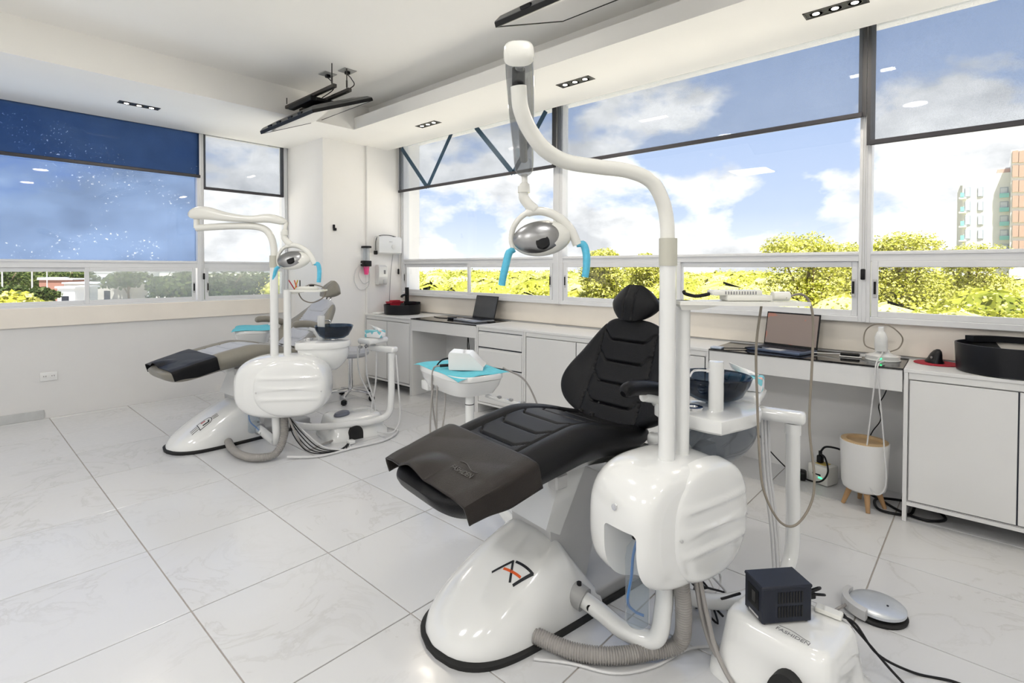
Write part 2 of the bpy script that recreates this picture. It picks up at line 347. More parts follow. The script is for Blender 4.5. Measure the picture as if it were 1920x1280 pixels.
# walls
struct('wall_right', MB().box(XW, XW+0.22, Y0, YW+0.22, -0.15, 0.985), M['greywall'], label='pale wall under the right hand windows')
struct('wall_left', MB().box(X0, XW, YW, YW+0.22, -0.15, 0.80), M['greywall'], label='pale grey wall under the left hand windows')
struct('trim_1', MB().box(X0, 2.727, YW-0.022, YW+0.22, 0.79, 0.955, 0.004, 1), M['cream'], label='cream plaster band under the left window')
struct('trim_2', MB().box(XW-0.012, XW+0.22, Y0, 5.18, 0.80, 0.99, 0.004, 1), M['cream'], label='cream plaster band under the right windows')
struct('wall_back', MB().box(X0-0.2, X0, Y0-0.2, YW+0.22, -0.15, 3.1), M['wall'], label='plain white wall behind the camera')
struct('wall_near', MB().box(X0, XW+0.22, Y0-0.2, Y0, -0.15, 3.1), M['wall'], label='plain white side wall behind the camera')
struct('wall_corner', MB().box(2.727, XW, 5.18, YW, 0.0, 2.95, 0.003, 1), M['wall'], label='white corner column between the two window walls')
struct('trim_3', MB().box(3.235, 3.262, 5.165, 5.181, 0.0, 2.669, 0.003, 1).box(3.243, 3.254, 5.158, 5.166, 0.0, 2.669), M['wall'], label='vertical conduit cover on the corner column')
struct('wall_outer', MB().box(2.727, XW+0.22, YW, YW+0.22, 0.0, 3.1).box(XW, XW+0.22, 5.18, YW+0.22, 0.0, 3.1), M['wall'], label='outer corner of the building')
# the beam over the windows
struct('trim_4', MB().box(XW, XW+0.22, Y0, 5.18, 2.80, 3.1), M['wall'], label='lintel over the right windows')
struct('trim_5', MB().box(X0, 2.727, YW+0.06, YW+0.22, 2.72, 3.1), M['wall'], label='lintel over the left window')
# ceiling with lowered border
LX, LY = 2.785, 4.66
struct('ceiling', MB().box(X0-0.2, XW+0.22, Y0-0.2, YW+0.22, ZC, ZC+0.2), M['ceil'], label='white ceiling with a raised centre')
sf = MB().box(LX, 3.54, Y0, YW, ZS, 2.72).box(X0, LX, LY, 5.965, ZS, 2.72)
sf.box(LX, LX+0.03, Y0, LY, 2.72, 2.785).box(2.95, 3.54, Y0, YW, 2.72, ZC+0.01).box(X0, 2.95, LY, 5.965, 2.72, ZC+0.01)
struct('trim_6', sf, M['ceil'], label='lowered ceiling border along the windows')
# skirting fragment by the left wall
struct('baseboard_left', MB().box(X0, 0.60, YW-0.014, YW+0.001, 0.0, 0.075, 0.002, 1), pmat('grey_marble_skirting', (0.50, 0.51, 0.51), 0.35, var=0.08, vscale=12), label='short grey marble skirting by the left wall')

# ------------------------------------------------------------------ windows
def window(name, along, a0, a1, p, zb, zg0, zg1, zt, ztop, panes, mull, label, glass_top, glass_low):
    """along 'x' or 'y'; p plane; panes: list of (a,b,proud) low sashes; mull: list of (a,b) upright bars"""
    root = empty(name, (0, 0, 0), 0, label); root['kind'] = 'structure'
    def bx(mb, a, b, d0, d1, z0, z1, r=0.003):
        a, b = min(a, b), max(a, b)
        return mb.box(p+d0, p+d1, a, b, z0, z1, r, 1) if along == 'y' else mb.box(a, b, p+d0, p+d1, z0, z1, r, 1)
    bx(MB(), a0, a1, -0.035, 0.04, zb, zg0-0.035).build('bottom_rail', M['alu'], root)
    m = bx(MB(), a0, a1, -0.03, 0.04, zg1+0.035, zt); bx(m, a0, a1, -0.037, -0.028, zt-0.022, zt-0.006); m.build('transom', M['alu'], root)
    bx(MB(), a0, a1, -0.02, 0.04, ztop-0.05, ztop).build('head_rail', M['alu'], root)
    for (a, b) in mull:
        m = bx(MB(), a, b, -0.04, 0.045, zb, ztop); w = b-a
        bx(m, a+w*.32, a+w*.68, -0.048, -0.038, zb+0.002, ztop); m.build('mullion', M['alu'], root)
    for k, (a, b, d) in enumerate(panes):
        s = 0.032; f = MB()
        bx(f, a, a+s, d-0.012, d+0.012, zg0-0.036, zg1+0.036); bx(f, b-s, b, d-0.012, d+0.012, zg0-0.036, zg1+0.036)
        bx(f, a+s, b-s, d-0.012, d+0.012, zg0-0.036, zg0); bx(f, a+s, b-s, d-0.012, d+0.012, zg1, zg1+0.036)
        so = f.build('sash', M['alu'], root)
        bx(MB(), a+s, b-s, d-0.002, d+0.002, zg0, zg1, 0).build('pane', glass_low[k % len(glass_low)], so)
    ms = sorted(mull)
    edges = [a0]+[x for ab in ms for x in ab]+[a1]
    for k in range(0, len(edges), 2):
        if edges[k+1]-edges[k] > 0.1:
            bx(MB(), edges[k], edges[k+1], 0.010, 0.015, zt, ztop-0.05, 0).build('upper_pane', glass_top[(k//2) % len(glass_top)], root)
    return root
def latch(par, along, a, p, z):
    m = MB(); k = MB()
    if along == 'y': m.box(p-0.006, p, a-0.010, a+0.010, z-0.055, z+0.055, 0.004, 1); k.box(p-0.009, p-0.004, a-0.006, a+0.006, z-0.034, z+0.040)
    else: m.box(a-0.010, a+0.010, p-0.006, p, z-0.055, z+0.055, 0.004, 1); k.box(a-0.006, a+0.006, p-0.009, p-0.004, z-0.034, z+0.040)
    o = m.build('latch', M['greylight'], par); k.build('latch_slot', M['black'], o)
PB_ = 3.755
wB = window('window_1', 'y', Y0, 5.18, PB_, 0.985, 1.055, 1.315, 1.41, 2.80,
            [(4.01, 5.13, -0.004), (2.905, 4.03, -0.02), (1.70, 2.78, -0.02), (0.585, 1.72, -0.004), (-0.75, 0.515, -0.02), (-1.60, -0.73, -0.004)],
            [(5.13, 5.18), (2.79, 2.895), (0.52, 0.58), (-1.70, -1.60)], 'long white aluminium window over the counter', [M['glass']], [M['glass']])
for a in (5.110, 2.925, 2.760, 0.605, 0.497): latch(wB, 'y', a, PB_-0.034, 1.19)
PA_ = 6.030
wA = window('window_2', 'x', X0, 2.727, PA_, 0.952, 1.005, 1.262, 1.368, 2.72,
            [(-0.20, 0.92, -0.004), (0.885, 1.775, -0.02), (1.862, 2.69, -0.02), (-1.2, -0.2, -0.02)],
            [(1.79, 1.85), (2.69, 2.727), (-1.45, -1.38)], 'white aluminium window in the left wall', [M['glass'], M['filmglass'], M['glass']], [M['glass'], M['reflglass'], M['reflglass'], M['glass']])
for a in (1.757, 1.885): latch(wA, 'x', a, PA_-0.034, 1.10)
# portals guide the daylight sampling through the openings (they give no light of their own)
def portal(loc, rot, sx, sy):
    d = bpy.data.lights.new('window_portal', 'AREA'); d.shape = 'RECTANGLE'; d.size = sx; d.size_y = sy; d.cycles.is_portal = True
    o = bpy.data.objects.new('window_portal', d); col.objects.link(o); o.location = loc; o.rotation_euler = rot
portal((3.99, 1.24, 1.90), (0, R(90), 0), 1.85, 7.8)
portal((-0.1, 6.24, 1.85), (R(-90), 0, 0), 5.6, 1.8)

# ------------------------------------------------------------------ roller blinds
def blind(name, along, a0, a1, p, ztop, zb, mat, label, sag=0.0):
    root = empty(name, (p, a0, zb) if along == 'y' else (a0, p, zb), 0, label, 'blind', None)
    def bx(mb, a, b, d0, d1, z0, z1, r=0.0):
        return mb.box(d0, d1, a, b, z0, z1, r, 1) if along == 'y' else mb.box(a, b, d0, d1, z0, z1, r, 1)
    w = a1-a0
    m = MB(); nx, nz = 40, 14; loops = []
    for d in (-0.0006, 0.0006):
        pass
    def P(u, v, d):
        off = 0.004*math.sin(u*7+v*2)*v+d
        z = (ztop-zb)*v
        return (off, u*w, z) if along == 'y' else (u*w, off, z)
    vs = [P(i/nx, j/nz, -0.0006) for j in range(nz+1) for i in range(nx+1)]+[P(i/nx, j/nz, 0.0006) for j in range(nz+1) for i in range(nx+1)]
    n = (nx+1)*(nz+1)
    fs = [(j*(nx+1)+i, j*(nx+1)+i+1, (j+1)*(nx+1)+i+1, (j+1)*(nx+1)+i) for j in range(nz) for i in range(nx)]
    # a single-skin cloth with a folded hem: only the front skin carries the weave
    m.add(vs[:n], fs); m.build('fabric', mat, root, fix=False)
    bx(MB(), -0.004, w+0.004, -0.009, 0.009, -0.012, 0.018, 0.004).build('hem_bar', M['blindbar'], root)
    for u in (0.0, w):
        bx(MB(), u-0.020, u+0.020, 0.018, 0.026, -0.005, ztop-zb).build('side_channel', M['aludark'], root)
    bx(MB(), 0, w, -0.02, 0.02, ztop-zb-0.03, ztop-zb+0.01, 0.006).build('roller', M['blindbar'], root)
    return root
XBL = 3.66
b1 = blind('roller_blind', 'y', 2.86, 5.145, XBL, 2.80, 2.200, M['blind'], 'grey mesh roller blind patched with navy tape strips, beside the corner column')
b2 = blind('roller_blind', 'y', 0.565, 2.80, XBL, 2.80, 2.205, M['blind'], 'wide grey mesh roller blind in the middle of the right window')
b3 = blind('roller_blind', 'y', -1.62, 0.522, XBL, 2.80, 2.035, M['blind'], 'lowest hanging grey mesh roller blind, at the right edge of the photo')
b4 = blind('roller_blind', 'x', -1.36, 1.815, 5.985, 2.70, 2.232, M['blind_dark'], 'dark navy roller blind on the left window')
b5 = blind('roller_blind', 'x', 1.855, 2.665, 5.985, 2.70, 2.118, M['blind'], 'narrow grey mesh roller blind on the left window beside the column')
# navy tape strips, zigzag on the first blind (in the blind's local frame: y from its near edge, z from its hem)
def strip(par, y0, z0, y1, z1, w=0.05):
    d = Vector((0, y1-y0, z1-z0)).normalized(); n = Vector((0, -d.z, d.y))*(w/2)
    a, b = Vector((-0.007, y0, z0)), Vector((-0.007, y1, z1)); t = Vector((-0.0015, 0, 0))
    vs = [a-n, b-n, b+n, a+n]; vs = [Vector(v) for v in vs]+[Vector(v)+t for v in vs]
    MB().add(vs, [(0,1,2,3),(7,6,5,4),(0,4,5,1),(1,5,6,2),(2,6,7,3),(3,7,4,0)]).build('tape_strip', M['tape'], par)
y_ = 2.86
strip(b1, 5.08-y_, 0.50, 4.60-y_, -0.005); strip(b1, 4.60-y_, -0.005, 4.20-y_, 0.52)
strip(b1, 3.83-y_, 0.52, 3.32-y_, -0.005); strip(b1, 3.32-y_, -0.005, 2.93-y_, 0.50)
# bead chains
def chain(name, x, y, z0, z1, label):
    root = empty(name, (x, y, z0), 0, label, 'cord', 'blind pull cords')
    MB().cyl((0, -0.006, 0.02), (0, -0.006, z1-z0), 0.0018, seg=6).cyl((0, 0.006, 0.02), (0, 0.006, z1-z0), 0.0018, seg=6).build('cord', M['greylight'], root)
    MB().box(-0.008, 0.008, -0.012, 0.012, -0.03, 0.035, 0.006, 2).build('weight', M['black'], root)
chain('blind_cord', 3.69, 0.553, 1.27, 2.75, 'blind pull cord hanging by the right mullion')
chain('blind_cord', 3.66, 5.152, 1.26, 2.75, 'blind pull cord hanging beside the paper towel dispenser')
chain('blind_cord', 5.985*0+1.84, 5.965, 1.21, 2.66, 'blind pull cord hanging by the left window mullion')

# ------------------------------------------------------------------ recessed lamps
def downlight(x, y, along, label):
    root = empty('recessed_spotlight', (x, y, ZS), 0 if along == 'x' else R(90), label, 'light', 'recessed ceiling spotlights')
    m = MB(); l, w = 0.145, 0.045
    m.box(-l, l, -w, -w+0.008, -0.003, 0.004).box(-l, l, w-0.008, w, -0.003, 0.004).box(-l, -l+0.008, -w, w, -0.003, 0.004).box(l-0.008, l, -w, w, -0.003, 0.004)
    m.build('trim_frame', M['darkmetal'], root)
    m = MB().box(-l, l, -w, w, -0.001, 0.001)
    m.build('dark_plate', M['black'], root)
    for k in (-1, 0, 1):
        c = MB().lathe([(0.034, -0.0025), (0.032, -0.004), (0.030, -0.0025)], (k*0.088, 0, 0), 20).build('lamp_ring', M['darkmetal'], root)
        MB().lathe([(0.0, -0.0045), (0.017, -0.004), (0.017, -0.0015)], (k*0.088, 0.004, 0), 18).build('bulb', M['bulb'], c)
    d = bpy.data.lights.new('spot_glow', 'AREA'); d.shape = 'RECTANGLE'; d.size = 0.26; d.size_y = 0.07; d.energy = 3.0; d.color = (1.0, 0.90, 0.76)
    o = bpy.data.objects.new('spot_glow', d); col.objects.link(o); o.parent = root; o.location = (0, 0, -0.012)
downlight(1.158, 5.322, 'x', 'recessed triple spotlight above the left window')
downlight(3.15, 3.957, 'y', 'recessed triple spotlight by the corner column')
downlight(3.158, 2.26, 'y', 'recessed triple spotlight above the middle blind')
downlight(3.18, 0.615, 'y', 'recessed triple spotlight at the top right corner')
def round_lamp(x, y, lab):
    root = empty('round_ceiling_lamp', (x, y, ZC), 0, 'round ceiling lamp behind the camera, '+lab, 'light', 'round ceiling lamps')
    MB().lathe([(0.11, 0.0), (0.11, -0.012), (0.095, -0.016), (0.095, 0.0)], (0, 0, 0), 28).build('ring', M['white'], root)
    MB().lathe([(0.0, -0.013), (0.094, -0.013), (0.094, -0.003)], (0, 0, 0), 28).build('diffuser', M['bulb'], root)
    d = bpy.data.lights.new('lamp_glow', 'AREA'); d.shape = 'DISK'; d.size = 0.19; d.energy = LAMP_W; d.color = (1.0, 0.985, 0.975)
    o = bpy.data.objects.new('lamp_glow', d); col.objects.link(o); o.parent = root; o.location = (0, 0, -0.02)
LAMP_W = 4.0
for x, y, lab in ((-1.6, -1.35, 'nearest the back wall'), (-0.2, -1.35, 'in the middle by the side wall'), (1.15, -1.35, 'by the side wall near the windows'), (1.15, 0.55, 'above the foreground chair'), (1.15, 2.35, 'between the two chairs')): round_lamp(x, y, lab)

def fill_panel(x, y, lab):  # fill panels added out of view to brighten the left and rear
    root = empty('added_fill_panel', (x, y, ZC), 0, 'added square fill light panel '+lab, 'light', 'added fill light panels')
    m = MB()
    for a_, b_, c_, d_ in ((-.3, .3, -.3, -.28), (-.3, .3, .28, .3), (-.3, -.28, -.28, .28), (.28, .3, -.28, .28)): m.box(a_, b_, c_, d_, -.012, 0)
    m.build('frame', M['white'], root)
    MB().box(-.28, .28, -.28, .28, -.008, -.002).build('diffuser', M['filldiff'], root)
    d = bpy.data.lights.new('fill_panel_glow', 'AREA'); d.shape = 'SQUARE'; d.size = 0.56; d.energy = 18.0; d.color = (1.0, 0.985, 0.965)
    o = bpy.data.objects.new('fill_panel_glow', d); col.objects.link(o); o.parent = root; o.location = (0, 0, -0.014)
M['filldiff'] = pmat('fill_panel_diffuser', (0.9, 0.9, 0.9), 0.5, emit=(1.0, 0.98, 0.95), estr=3.0)
fill_panel(-1.7, 0.6, 'behind the camera near the back wall'); fill_panel(-1.5, 2.9, 'left of the camera near the back wall')

# ------------------------------------------------------------------ televisions hung from the ceiling
def tv(name, xl, xh, zl, zh, y0, y1, label, plates):
    cx, cz, cy = (xl+xh)/2, (zl+zh)/2, (y0+y1)/2
    root = empty(name, (cx, cy, cz), 0, label, 'television')
    ang = math.atan2(zh-zl, xh-xl); T = Matrix.Rotation(-ang, 4, 'Y'); hw = math.hypot(xh-xl, zh-zl)/2; hl = (y1-y0)/2
    m = MB(); m.T = T
    m.loft([[(sx*hw*f, sy*hl*g, z) for sx, sy in ((-1,-1),(1,-1),(1,1),(-1,1))] for f, g, z in ((1, 1, 0.0), (1, 1, 0.022), (0.92, 0.95, 0.040), (0.62, 0.72, 0.062))])
    body = m.build('housing', M['tvback'], root, 20)
    m = MB(); m.T = T; m.box(-hw, hw, -hl, hl, -0.004, 0.001, 0.0015, 1); m.build('screen', M['tvscreen'], root)
    m = MB(); m.T = T
    for (a, b, c, d) in ((-hw-.003, -hw+.010, -hl, hl), (hw-.008, hw+.003, -hl, hl), (-hw, hw, -hl-.003, -hl+.008), (-hw, hw, hl-.008, hl+.003)): m.box(a, b, c, d, -0.006, 0.018)
    m.build('bezel', M['black'], root)
    for k, yy in enumerate((-.30, -.12, .10, .28)):
        m = MB(); m.T = T; m.box(-hw-.006, -hw+.01, yy*hl*2-.03, yy*hl*2+.03, 0.020, 0.036); m.build('vent', M['black'], body)
    # hanging rails, rods and plates
    zr = 2.735-cz
    for dx in (-0.075, 0.055):
        MB().box(dx-0.016, dx+0.016, -0.47, 0.42, zr-0.014, zr+0.014, 0.003, 1).build('rail', M['darkmetal'], root)
        for yy in (-0.42, 0.38):
            MB().cyl((dx, yy, zr-0.02), (dx, yy, ZC-cz), 0.0045, seg=8).cyl((dx, yy, zr+0.03), (dx, yy, zr+0.085), 0.007, seg=8).build('threaded_rod', M['darkmetal'], root)
    m = MB(); m.box(-0.10, 0.10, -0.16, 0.12, zr-0.05, zr-0.018, 0.004, 1).cyl((0.0, -0.1, zr-0.075), (0.0, 0.1, zr-0.075), 0.022, seg=12).box(-0.14, -0.09, -0.2, 0.2, zr-0.07, zr-0.03, 0.004, 1).box(0.09, 0.17, -0.2, 0.2, zr-0.06, zr-0.03, 0.004, 1)
    m.build('swivel_bracket', M['black'], root)
    for (px, py) in plates:
        o = MB().box(px-0.055, px+0.055, py-0.055, py+0.055, ZC-cz-0.006, ZC-cz, 0.002, 1).build('ceiling_plate', M['grey'], root)
        MB().box(px-0.018, px+0.018, py-0.018, py+0.018, ZC-cz-0.03, ZC-cz-0.005, 0.004, 1).build('plug', M['black'], o)
        MB().tube(cat_rom([(px, py, ZC-cz-0.03), (px+0.02, py-0.03, ZC-cz-0.07), (px+0.02, py-0.05, zr+0.05), (px*.3, py*.6, zr)], 6), 0.004, 6).build('cable', M['black'], o)
M['tvscreen'] = pmat('tv_screen', (0.02, 0.02, 0.022), 0.07, spec=1.0, coat=1.0, var=0.05)
M['tvscreen'].node_tree.nodes['Principled BSDF'].inputs['Coat IOR'].default_value = 2.2
tv('hanging_television', 1.93, 2.45, 2.485, 2.70, 3.81, 4.76, 'flat television hanging on threaded rods near the corner column', [(0.02, -0.18), (0.09, -0.37)])
tv('hanging_television', 1.85, 2.39, 2.485, 2.70, 0.88, 1.80, 'flat television hanging at the top edge of the photo', [(0.02, -0.18), (0.09, -0.37)])

# ------------------------------------------------------------------ outside: ground, forest, trees, houses
GZ = -7.0
gm_ = bpy.data.materials.new('dry_ground'); gm_.use_nodes = True
_nt = gm_.node_tree; _b = _nt.nodes['Principled BSDF']; _b.inputs['Roughness'].default_value = 0.95
_g = N(_nt, 'ShaderNodeNewGeometry'); _n = N(_nt, 'ShaderNodeTexNoise', Scale=0.05, Detail=6.0); _nt.links.new(_g.outputs['Position'], _n.inputs['Vector'])
_r = ramp(_nt, [(0.36, (0.20, 0.20, 0.10)), (0.46, (0.46, 0.42, 0.35)), (0.60, (0.58, 0.54, 0.47))]); _nt.links.new(_n.outputs['Fac'], _r.inputs[0]); _nt.links.new(_r.outputs[0], _b.inputs['Base Color'])
tag(MB().box(-900, 900, -900, 900, GZ-1, GZ).build('ground', gm_, None, 0), 'dry open ground far below the windows', kind='structure')
rt = pmat('bounce_roof_white', (0.80, 0.755, 0.68), 0.85, var=0.05, vscale=0.6)  # unseen roof added to bounce sunlight up onto the ceiling
tag(MB().box(3.99, 12.5, -9.0, 15.0, -1.5, -1.2).box(-9.0, 3.99, 6.22, 15.0, -1.5, -1.2).box(12.3, 12.5, -9.0, 15.0, -1.2, -0.95).build('bounce_roof', rt, None, 0), 'added unseen white roof below the sills, bouncing daylight upward', kind='structure')
def leafmat(name, c1, c2, c3):
    m = bpy.data.materials.new(name); m.use_nodes = True; nt = m.node_tree; b = nt.nodes['Principled BSDF']; b.inputs['Roughness'].default_value = 0.6; b.inputs['Specular IOR Level'].default_value = 0.2
    g = N(nt, 'ShaderNodeNewGeometry'); n = N(nt, 'ShaderNodeTexNoise', Scale=0.55, Detail=6.0, Roughness=0.7); nt.links.new(g.outputs['Position'], n.inputs['Vector'])
    ad = N(nt, 'ShaderNodeMath', operation='MULTIPLY_ADD'); ad.inputs[1].default_value = 0.5; nt.links.new(n.outputs['Fac'], ad.inputs[0])
    ml = N(nt, 'ShaderNodeMath', operation='MULTIPLY'); ml.inputs[1].default_value = 0.5; nt.links.new(g.outputs['Random Per Island'], ml.inputs[0]); nt.links.new(ml.outputs[0], ad.inputs[2])
    r = ramp(nt, [(0.22, c1), (0.5, c2), (0.78, c3)]); nt.links.new(ad.outputs[0], r.inputs[0]); nt.links.new(r.outputs[0], b.inputs['Base Color'])
    tl = N(nt, 'ShaderNodeBsdfTranslucent'); nt.links.new(r.outputs[0], tl.inputs[0]); mx = N(nt, 'ShaderNodeMixShader'); mx.inputs[0].default_value = 0.35
    o = nt.nodes['Material Output']; nt.links.new(b.outputs[0], mx.inputs[1]); nt.links.new(tl.outputs[0], mx.inputs[2]); nt.links.new(mx.outputs[0], o.inputs['Surface'])
    return m
M['leaf'] = leafmat('yellow_green_leaves', (0.16, 0.19, 0.014), (0.50, 0.485, 0.065), (0.80, 0.76, 0.32))
M['leafg'] = leafmat('green_leaves', (0.02, 0.042, 0.008), (0.06, 0.09, 0.02), (0.12, 0.145, 0.04))
M['bark'] = pmat('bark', (0.20, 0.15, 0.10), 0.9, var=0.2)
rng = random.Random(3)
def leaf_quads(vs, fs, c, n, rad, s, squash=0.75):
    """n crossed leaf sprays on the shell of a crown"""
    for _ in range(n):
        d = Vector((rng.gauss(0, 1), rng.gauss(0, 1), rng.gauss(0, 1))).normalized()
        if d.z < -0.35: d.z = -d.z*0.5
        p = c+Vector((d.x*rad, d.y*rad, d.z*rad*squash))*rng.uniform(0.62, 1.05)
        u = Vector((rng.gauss(0, 1), rng.gauss(0, 1), rng.gauss(0, .6))).normalized(); v = d.cross(u).normalized() if abs(d.dot(u)) < .98 else u.orthogonal()
        a = s*rng.uniform(0.5, 1.15); b = a*rng.uniform(.45, .9); o = len(vs)
        vs += [p-u*a, p-v*b, p+u*a, p+v*b+d*a*.3]; fs.append((o, o+1, o+2, o+3))
def crown_core(vs, fs, c, rad, squash=.75):
    o = len(vs); nu, nv = 8, 5
    for j in range(nv+1):
        for i in range(nu):
            th = PI*j/nv; ph = 2*PI*i/nu; r = rad*rng.uniform(.72, .9)
            vs.append(c+Vector((r*math.sin(th)*math.cos(ph), r*math.sin(th)*math.sin(ph), r*math.cos(th)*squash)))
    for j in range(nv):
        for i in range(nu): fs.append((o+j*nu+i, o+(j+1)*nu+i, o+(j+1)*nu+(i+1) % nu, o+j*nu+(i+1) % nu))
# forest beyond the right windows: an unbroken canopy nobody could count
vs, fs = [], []
for k in range(760):
    d = 18+ (rng.random()**1.7)*240
    a = R(rng.uniform(-22, 66))
    x, y = d*math.cos(a), d*math.sin(a)
    top = rng.uniform(-1.2, 0.3)+min(d, 90)*0.012
    rad = rng.uniform(1.5, 2.6)*(1+d/140)
    c = Vector((x, y, top-rad*.75))
    crown_core(vs, fs, c, rad)
    leaf_quads(vs, fs, c, int(2300/(1+d/14)), rad, 0.045+d*0.0019)
fo = MB(); fo.v = vs; fo.f = fs; fo.m = [0]*len(fs)
tag(fo.build('forest_canopy', M['leaf'], None, 0, fix=False), 'sunlit yellow green forest canopy seen through the low right panes', kind='stuff')
def tree(name, x, y, ztop, rad, label, mat, group, leaves=2600, s=0.16, squash=.8, base=GZ, skirt=0):
    root = empty(name, (x, y, base), 0, label, 'tree', group)
    h = ztop-base; vs, fs = [], []
    for k in range(7):
        a = rng.uniform(0, 2*PI); q = Vector((math.cos(a)*rad*rng.uniform(.2, .75), math.sin(a)*rad*rng.uniform(.2, .75), h-rad*squash*rng.uniform(.55, 1.2)))
        leaf_quads(vs, fs, q, leaves//7, rad*rng.uniform(.4, .62), s, squash)
    leaf_quads(vs, fs, Vector((0, 0, h-rad*.62*squash)), leaves//4, rad*.55, s, squash)
    for k in range(skirt):
        a = 2*PI*k/max(1, skirt); leaf_quads(vs, fs, Vector((math.cos(a)*rad*.45, math.sin(a)*rad*.45, h-rad*(1.3+.35*(k % 3)))), leaves//8, rad*.62, s, squash)
    m = MB(); m.v = vs; m.f = fs; m.m = [0]*len(fs); m.build('crown', mat, root, 0, fix=False)
    m = MB().tube(cat_rom([(0, 0, 0), (rad*.06, 0, h*.4), (0, rad*.05, h*.8)], 4), [0.05*rad]*4+[.045*rad]*4+[.03*rad], 8)
    m.build('trunk', M['bark'], root)
    for k in range(4):
        a = k*1.6+.3; MB().tube(cat_rom([(0, 0, h*.5), (math.cos(a)*rad*.25, math.sin(a)*rad*.25, h*.68), (math.cos(a)*rad*.55, math.sin(a)*rad*.55, h*.85)], 4), 0.018*rad, 6).build('branch', M['bark'], root)
def dirpt(px, D):   # a direction along the floor plane at image column px, at depth D
    t = (px-960)/981.11; return Vector((math.cos(_yaw)*D+math.sin(_yaw)*t*D, math.sin(_yaw)*D-math.cos(_yaw)*t*D, 0))
for (px, D, up, rad, lab) in ((1520, 30, 74, 2.6, 'yellow green tree crown rising above the sill left of the right mullion'), (1592, 34, 56, 2.2, 'yellow green tree crown just left of the right mullion'),
                              (1690, 30, 76, 2.2, 'yellow green tree crown rising right of the right mullion'), (1820, 36, 54, 2.2, 'yellow green tree in front of the pale apartment block'),
                              (1135, 32, 42, 1.5, 'small tree crown peeping over the transom behind the blue lamp handle'), (1210, 40, 33, 1.6, 'low tree crown peeping over the transom by the lamp post')):
    q = dirpt(px, D); tree('leafy_tree', q.x, q.y, H+up/981*D, rad, lab, M['leaf'], 'trees outside the right windows', 5200, 0.095, skirt=9)
SL = ['green tree at the far left edge behind the lamp post', 'tall green tree second from the left edge', 'green tree behind the dark parked car', 'green tree left of the small white gate house', 'slim green tree right of the red shed', 'dark green tree beside the low cream wall', 'small green tree in front of the low cream wall', 'low bush in front of the far left trees', 'small round tree by the grey road', 'green tree left of the left window mullion', 'green tree touching the left window mullion', 'green tree right of the left window mullion', 'green tree in the middle of the narrow left pane', 'yellow green bush nearest the left window', 'low green tree between the wall and the mullion', 'green tree at the right end of the narrow left pane']
for k, (px, D, up, rad) in enumerate(((12, 95, 2, 5.0), (45, 105, 4, 5.5), (85, 110, 0, 5.0), (118, 100, 3, 5.0), (150, 120, 2, 4.0), (238, 85, 0, 3.4), (228, 92, -9, 2.4), (28, 60, -30, 2.2), (80, 62, -36, 1.6), (330, 60, -6, 3.2), (352, 62, -2, 3.0), (425, 70, 3, 4.5), (470, 74, 0, 4.5), (30, 40, -42, 2.4), (300, 70, -14, 2.4), (500, 80, -2, 4.0))):
    q = dirpt(px, D); tree('street_tree', q.x, q.y, H+up/981*D, rad, SL[k], M['leafg'] if k not in (13,) else M['leaf'], 'trees beyond the left window', 1400, 0.32)
road = pmat('asphalt', (0.26, 0.265, 0.28), 0.9, var=0.1, vscale=.2)
q0, q1 = dirpt(60, 78), dirpt(420, 105)
n_ = (q1-q0).normalized(); s_ = Vector((-n_.y, n_.x, 0))*5
z_ = Vector((0, 0, GZ+0.03))
tag(MB().add([q0-n_*40-s_+z_, q1+n_*40-s_+z_, q1+n_*40+s_+z_, q0-n_*40+s_+z_]+[v-Vector((0, 0, .2)) for v in (q0-n_*40-s_+z_, q1+n_*40-s_+z_, q1+n_*40+s_+z_, q0-n_*40+s_+z_)], [(0,1,2,3),(7,6,5,4),(0,4,5,1),(1,5,6,2),(2,6,7,3),(3,7,4,0)]).build('road', road, None, 0), 'grey road far below the left window', kind='structure')
wallm = pmat('street_wall', (0.52, 0.48, 0.44), 0.9, var=0.06); brickm = pmat('brick_red', (0.26, 0.13, 0.10), 0.9, var=0.1); roofm = pmat('pale_roof', (0.58, 0.60, 0.64), 0.8, var=0.04); bluem = pmat('blue_grey_house', (0.30, 0.34, 0.45), 0.8, var=0.05)
for (px, D, up, w, h, mt, lab) in ((122, 96, -23, 6, 3.2, brickm, 'small brick red shed beyond the left window'), (103, 97, -21, 2.2, 3.6, wallm, 'small white gate house beside the red shed'), (146, 74, -38, 2.4, 2.4, roofm, 'white box trailer by the road'), (200, 88, -30, 11, 1.5, wallm, 'long low cream wall by the road'), (205, 150, -9, 26, 2.6, roofm, 'long pale roofed warehouse near the horizon'), (182, 170, -7, 12, 4, bluem, 'blue grey house near the horizon')):
    q = dirpt(px, D); root = empty('street_building', (q.x, q.y, GZ), _yaw-PI/2, lab, 'building')
    zt = H+up/981*D-GZ
    MB().box(-w/2, w/2, -2, 2, 0, zt).build('walls', mt, root, 0)
    MB().box(-w/2-.2, w/2+.2, -2.2, 2.2, zt, zt+.25).build('roof', roofm, root, 0)
    for k in range(max(1, int(w/3))): MB().box(-w/2+.6+k*3, -w/2+1.6+k*3, -2.05, -1.95, zt*.45, zt*.8).build('window_opening', M['steel'], root, 0)
for (px, D) in ((4, 62), (60, 66), (88, 90)):
    q = dirpt(px, D); root = empty('street_lamp', (q.x, q.y, GZ), 0, {4: 'thin grey lamp post at the far left edge', 60: 'thin grey lamp post in the middle of the left pane', 88: 'thin grey lamp post farthest along the road'}[px], 'lamp post', 'street lamps')
    MB().cyl((0, 0, 0), (0, 0, 8.4), .11, .07, 8).build('pole', M['greylight'], root); MB().box(-.1, 1.2, -.1, .1, 8.3, 8.45, .03, 1).build('lamp_arm', M['greylight'], root)
